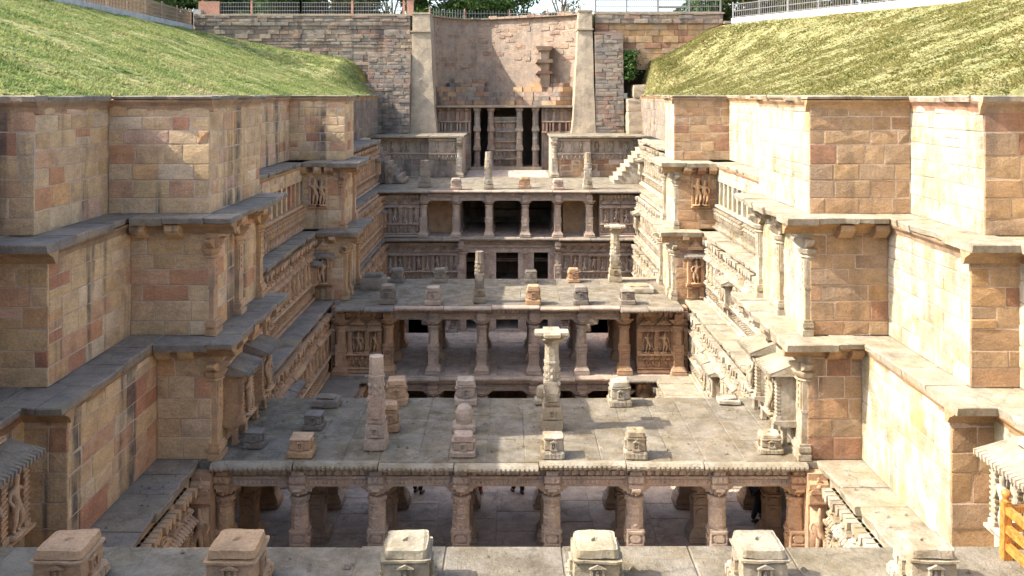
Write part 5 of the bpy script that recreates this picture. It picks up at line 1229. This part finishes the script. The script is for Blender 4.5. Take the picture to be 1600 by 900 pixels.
# ---------------------------------------------------------------- trees behind the rim
def tree(label, x, y, h, rad, mat, seed, low=.15, n=9000, bare=False, group='trees behind the rim'):
    r = random.Random(seed); t = thing('tree', label, 'tree', (x, y, GZ), group); z0 = GZ - .1; th = h * .32
    mb = MB(); mb.tube([(x, y, z0), (x + r.uniform(-.2, .2), y, z0 + th * .5), (x + r.uniform(-.3, .3), y, z0 + th)], [.32 * h / 8, .24 * h / 8, .2 * h / 8], 8)
    clumps = []
    for i in range(15 if not bare else 16):
        a = r.uniform(0, 2 * PI); q = rad * r.uniform(.25, 1.0); zz = z0 + h * (low + (1 - low) * r.random() ** 1.5); c = (x + q * math.cos(a), y + q * math.sin(a), zz)
        st = (x, y, z0 + th * r.uniform(.5, 1.0)); mid = tuple((st[k] * .5 + c[k] * .5) + (r.uniform(-.3, .3) if k < 2 else .35) for k in range(3))
        mb.tube([st, mid, c], [.12 * h / 8, .075 * h / 8, .02], 6); clumps.append(c)
        if bare:
            for _ in range(4):
                e = tuple(c[k] + r.uniform(-1.1, 1.1) for k in range(3)); mb.tube([mid, tuple((mid[k] + e[k]) / 2 + r.uniform(-.2, .2) for k in range(3)), e], [.05, .03, .01], 4)
    part('trunk', mb.mesh('trunk', True), 'bark', t)
    rg = np.random.default_rng(seed); n = int(n * 1.5); per = n // len(clumps); P = []
    for c in clumps:
        cr = rad * r.uniform(.36, .66); v = rg.normal(size=(per, 3)); v /= np.linalg.norm(v, axis=1)[:, None]
        v *= (rg.random(per) ** .5)[:, None]; v[:, 2] *= .62; P.append(np.array(c) + v * cr)
    P = np.concatenate(P); m_ = len(P); P = P + (rg.random((m_, 3)) - .5) * .25
    d1 = rg.normal(size=(m_, 3)); d1 /= np.linalg.norm(d1, axis=1)[:, None]; d2 = np.cross(d1, rg.normal(size=(m_, 3))); d2 /= np.linalg.norm(d2, axis=1)[:, None]
    sz = (.13 + .16 * rg.random(m_))[:, None]
    V = np.stack([P - d1 * sz, P + d2 * sz * .5, P + d1 * sz, P - d2 * sz * .5], 1).reshape(-1, 3)
    me = bpy.data.meshes.new('crown'); me.vertices.add(4 * m_); me.vertices.foreach_set('co', V.ravel()); me.loops.add(4 * m_); me.loops.foreach_set('vertex_index', np.arange(4 * m_, dtype=np.int32))
    me.polygons.add(m_); me.polygons.foreach_set('loop_start', np.arange(0, 4 * m_, 4, dtype=np.int32)); me.update(calc_edges=True); me.materials.append(None)
    part('crown', me, mat, t)
TR = [('dark dense tree behind the wooden fence at the upper left', -32, 66, 9, 4.5, 'leaf1', .05, 12000), ('tall dark tree far behind the lattice fence, left of the corner pillar', -33.5, 78, 10, 4.8, 'leaf1', .03, 14000), ('dark bushy tree behind the left corner pillar', -27.5, 80, 8, 4.2, 'leaf1', .02, 12000),
      ('round dark tree close behind the left end of the grid fence', -20, 78, 6, 3.4, 'leaf1', .0, 9000), ('broad olive tree close behind the middle of the grid fence', -14.5, 80, 6.5, 3.6, 'leaf2', .0, 8000), ('dark tree behind the right end of the wire fence', 19, 78, 6, 3.6, 'leaf1', .0, 8000), ('thin pale tree with gaps of sky behind the grid fence', -21.5, 82, 7, 3.0, 'leaf2', .12, 2600), ('low green tree over the left half of the grid fence', -16.0, 86, 8, 3.6, 'leaf1', .08, 6500),
      ('dark round tree behind the right half of the grid fence', -12, 92, 8, 4.4, 'leaf1', .05, 9000), ('bright green acacia directly behind the left buttress', -6.0, 90, 7, 4.2, 'leaf1', .05, 9000), ('bright green acacia behind the middle of the shaft rim', -1.6, 92, 6.5, 4.0, 'leaf1', .05, 9000),
      ('leafless thin tree standing against the sky right of the shaft rim', 5.2, 90, 7, 2.2, 'leaf2', .3, 420), ('spreading olive-leaved tree beyond the right retaining wall', 21.5, 80, 8, 5.0, 'leaf2', .1, 8000),
      ('large open tree with dark limbs behind the white kerb', 26.5, 72, 8, 4.6, 'leaf2', .12, 6500), ('low bush of dark leaves behind the metal fence on the right', 31, 68, 5, 3.4, 'leaf1', .05, 7000), ('far hazy green tree seen through the wire fence gap', 12, 125, 5, 4.0, 'leaf2', .05, 6000)]
for i, (lab, x, y, h, rad, m_, low, n) in enumerate(TR): tree(lab, x, y, h, rad, m_, 500 + i, low, n, 'leafless' in lab)
rg = random.Random(9)       # ivy-like bush in the corner below the right retaining wall
t = thing('bush', 'small dark green bush in the shaded corner below the right retaining wall', 'bush', (9.4, 71, 14)); mb = MB()
for i in range(1500):
    c = Vector((9.5 + rg.gauss(0, .3), 71.2 + rg.gauss(0, .4), 14.2 + rg.uniform(-1.0, 1.3))); a = Vector((rg.uniform(-1, 1), rg.uniform(-1, 1), rg.uniform(-1, 1))).normalized() * .1; b = a.orthogonal() * .7
    mb.add([c - a, c + b, c + a, c - b], [(0, 1, 2, 3)])
part('leaves', mb.mesh('leaves'), 'leaf1', t); part('stem', MB().tube([(9.5, 71.2, 13), (9.5, 71.2, 15)], [.05, .02]).mesh('stem'), 'bark', t)

# ---------------------------------------------------------------- wooden railing beside the foreground terrace
t = thing('wooden_railing', 'varnished orange wooden railing with a ball-topped corner post at the lower right', 'railing', (6.43, 11.6, 6))
def newel(x, y):
    o = part('post', MB().box(x - .055, x + .055, y - .055, y + .055, 5.99, 6.73, .004, .004).mesh('post'), 'wood', t)
    part('ball_finial', MB().lathe(x, y, [(.055, 6.732), (.06, 6.75), (.03, 6.77), (.045, 6.79), (.062, 6.825), (.06, 6.855), (.04, 6.88), (.012, 6.892)], 14, 0).mesh('ball_finial', True), 'wood', o)
newel(6.43, 11.6); newel(6.43, 9.0)
for z in (6.64, 6.40, 6.17):
    part('rail', MB().box(6.39, 6.47, 9.05, 11.544, z - .045, z + .045).mesh('rail'), 'wood', t); part('rail', MB().box(6.487, 9.0, 11.56, 11.64, z - .04, z + .04).mesh('rail'), 'wood', t)

# ---------------------------------------------------------------- visitors
def person(label, x, y, z, th, top, legs, seed, stride=.0, h=1.68):
    r = random.Random(seed); t = thing('person', label, 'person', (x, y, z), None, th); k = h / 1.7
    J = {'pel': (0, 0, .93, .15, .12), 'wst': (0, 0, 1.08, .14, .11), 'chs': (0, .01, 1.30, .17, .12), 'nck': (0, .0, 1.46, .06, .06), 'hd': (0, -.02, 1.56, .085, .10), 'tp': (0, -.01, 1.66, .07, .08)}
    E = [('pel', 'wst'), ('wst', 'chs'), ('chs', 'nck'), ('nck', 'hd'), ('hd', 'tp')]
    for q, sg in (('l', -1), ('r', 1)):
        st = stride * sg
        J.update({'hp' + q: (sg * .09, 0, .86, .095, .095), 'kn' + q: (sg * .10, -st * .5 - .02, .48, .062, .065), 'an' + q: (sg * .10, -st + .03, .09, .042, .045), 'ft' + q: (sg * .12, -st - .13, .045, .04, .03),
                  'sh' + q: (sg * .19, .01, 1.38, .06, .06), 'el' + q: (sg * .25, .04, 1.10, .045, .045), 'wr' + q: (sg * .25, -.08, .87, .03, .03), 'pm' + q: (sg * .25, -.11, .80, .028, .035)})
        E += [('pel', 'hp' + q), ('hp' + q, 'kn' + q), ('kn' + q, 'an' + q), ('an' + q, 'ft' + q), ('chs', 'sh' + q), ('sh' + q, 'el' + q), ('el' + q, 'wr' + q), ('wr' + q, 'pm' + q)]
        for f_ in range(4):
            J[f'f{f_}' + q] = (sg * .25 + (f_ - 1.5) * .004, -.085 - f_ * .018, .735 - (.012 if f_ in (1, 2) else 0), .008, .008); J[f't{f_}' + q] = (sg * .235, -.09 - f_ * .018, .70 - (.012 if f_ in (1, 2) else 0), .007, .007)
            E += [('pm' + q, f'f{f_}' + q), (f'f{f_}' + q, f't{f_}' + q)]
        J['th' + q] = (sg * .225, -.155, .78, .009, .009); J['tt' + q] = (sg * .215, -.165, .74, .008, .008); E += [('pm' + q, 'th' + q), ('th' + q, 'tt' + q)]
    body = skin_mesh('body', J, E, 1)
    part('body', body, 'skin', t, (x, y, z), th, (k, k, k))
    def grow(keys, add, name, mat):
        J2 = {q: (*J[q][:3], J[q][3] + add, J[q][4] + add) for q in keys}; E2 = [e for e in E if e[0] in J2 and e[1] in J2]
        part(name, skin_mesh(name, J2, E2, 1), mat, t, (x, y, z), th, (k, k, k))
    grow(['pel', 'hpl', 'knl', 'anl', 'hpr', 'knr', 'anr'], .028, 'trousers', legs); grow(['chs', 'wst', 'pel', 'shl', 'ell', 'shr', 'elr'], .026, 'shirt', top)
    for q, sg in (('l', -1), ('r', 1)):
        a = J['an' + q]; part('shoe', MB().ell(a[0] + sg * .01, a[1] - .08, .045, .055, .14, .05, 8, 5).mesh('shoe', True), 'leather', t, (x, y, z), th, (k, k, k))
    part('hair', MB().ell(0, .01, 1.63, .10, .12, .10, 10, 6).mesh('hair', True), 'hair', t, (x, y, z), th, (k, k, k))
    f = MB().ell(-.035, -.112, 1.575, .012, .008, .008, 6, 4).ell(.035, -.112, 1.575, .012, .008, .008, 6, 4).box(-.025, .025, -.115, -.10, 1.50, 1.508); part('eyes_and_mouth', f.mesh('eyes_and_mouth'), 'hair', t, (x, y, z), th, (k, k, k))
    part('nose', MB().prism([(-.012, 1.53), (.012, 1.53), (.004, 1.575), (-.004, 1.575)], -.135, -.10, 'y').mesh('nose'), 'skin', t, (x, y, z), th, (k, k, k))
person('visitor in dark trousers and blue shirt standing behind the pavilion, left of its middle pillar', -2.75, 27.0, 0, 2.6, 'blue', 'dark', 1)
person('visitor in red clothes standing behind the pavilion, just right of its middle pillar', -.95, 27.05, 0, 2.9, 'red', 'red', 2, .1)
person('visitor in black standing behind the pavilion, left of the sunlit pillar', .25, 27.0, 0, -2.8, 'dark', 'dark', 3, .12)
person('visitor in black trousers and white shirt walking in the right bay of the pavilion', 7.0, 25.3, 0, 1.9, 'whitecloth', 'dark', 4, .2)
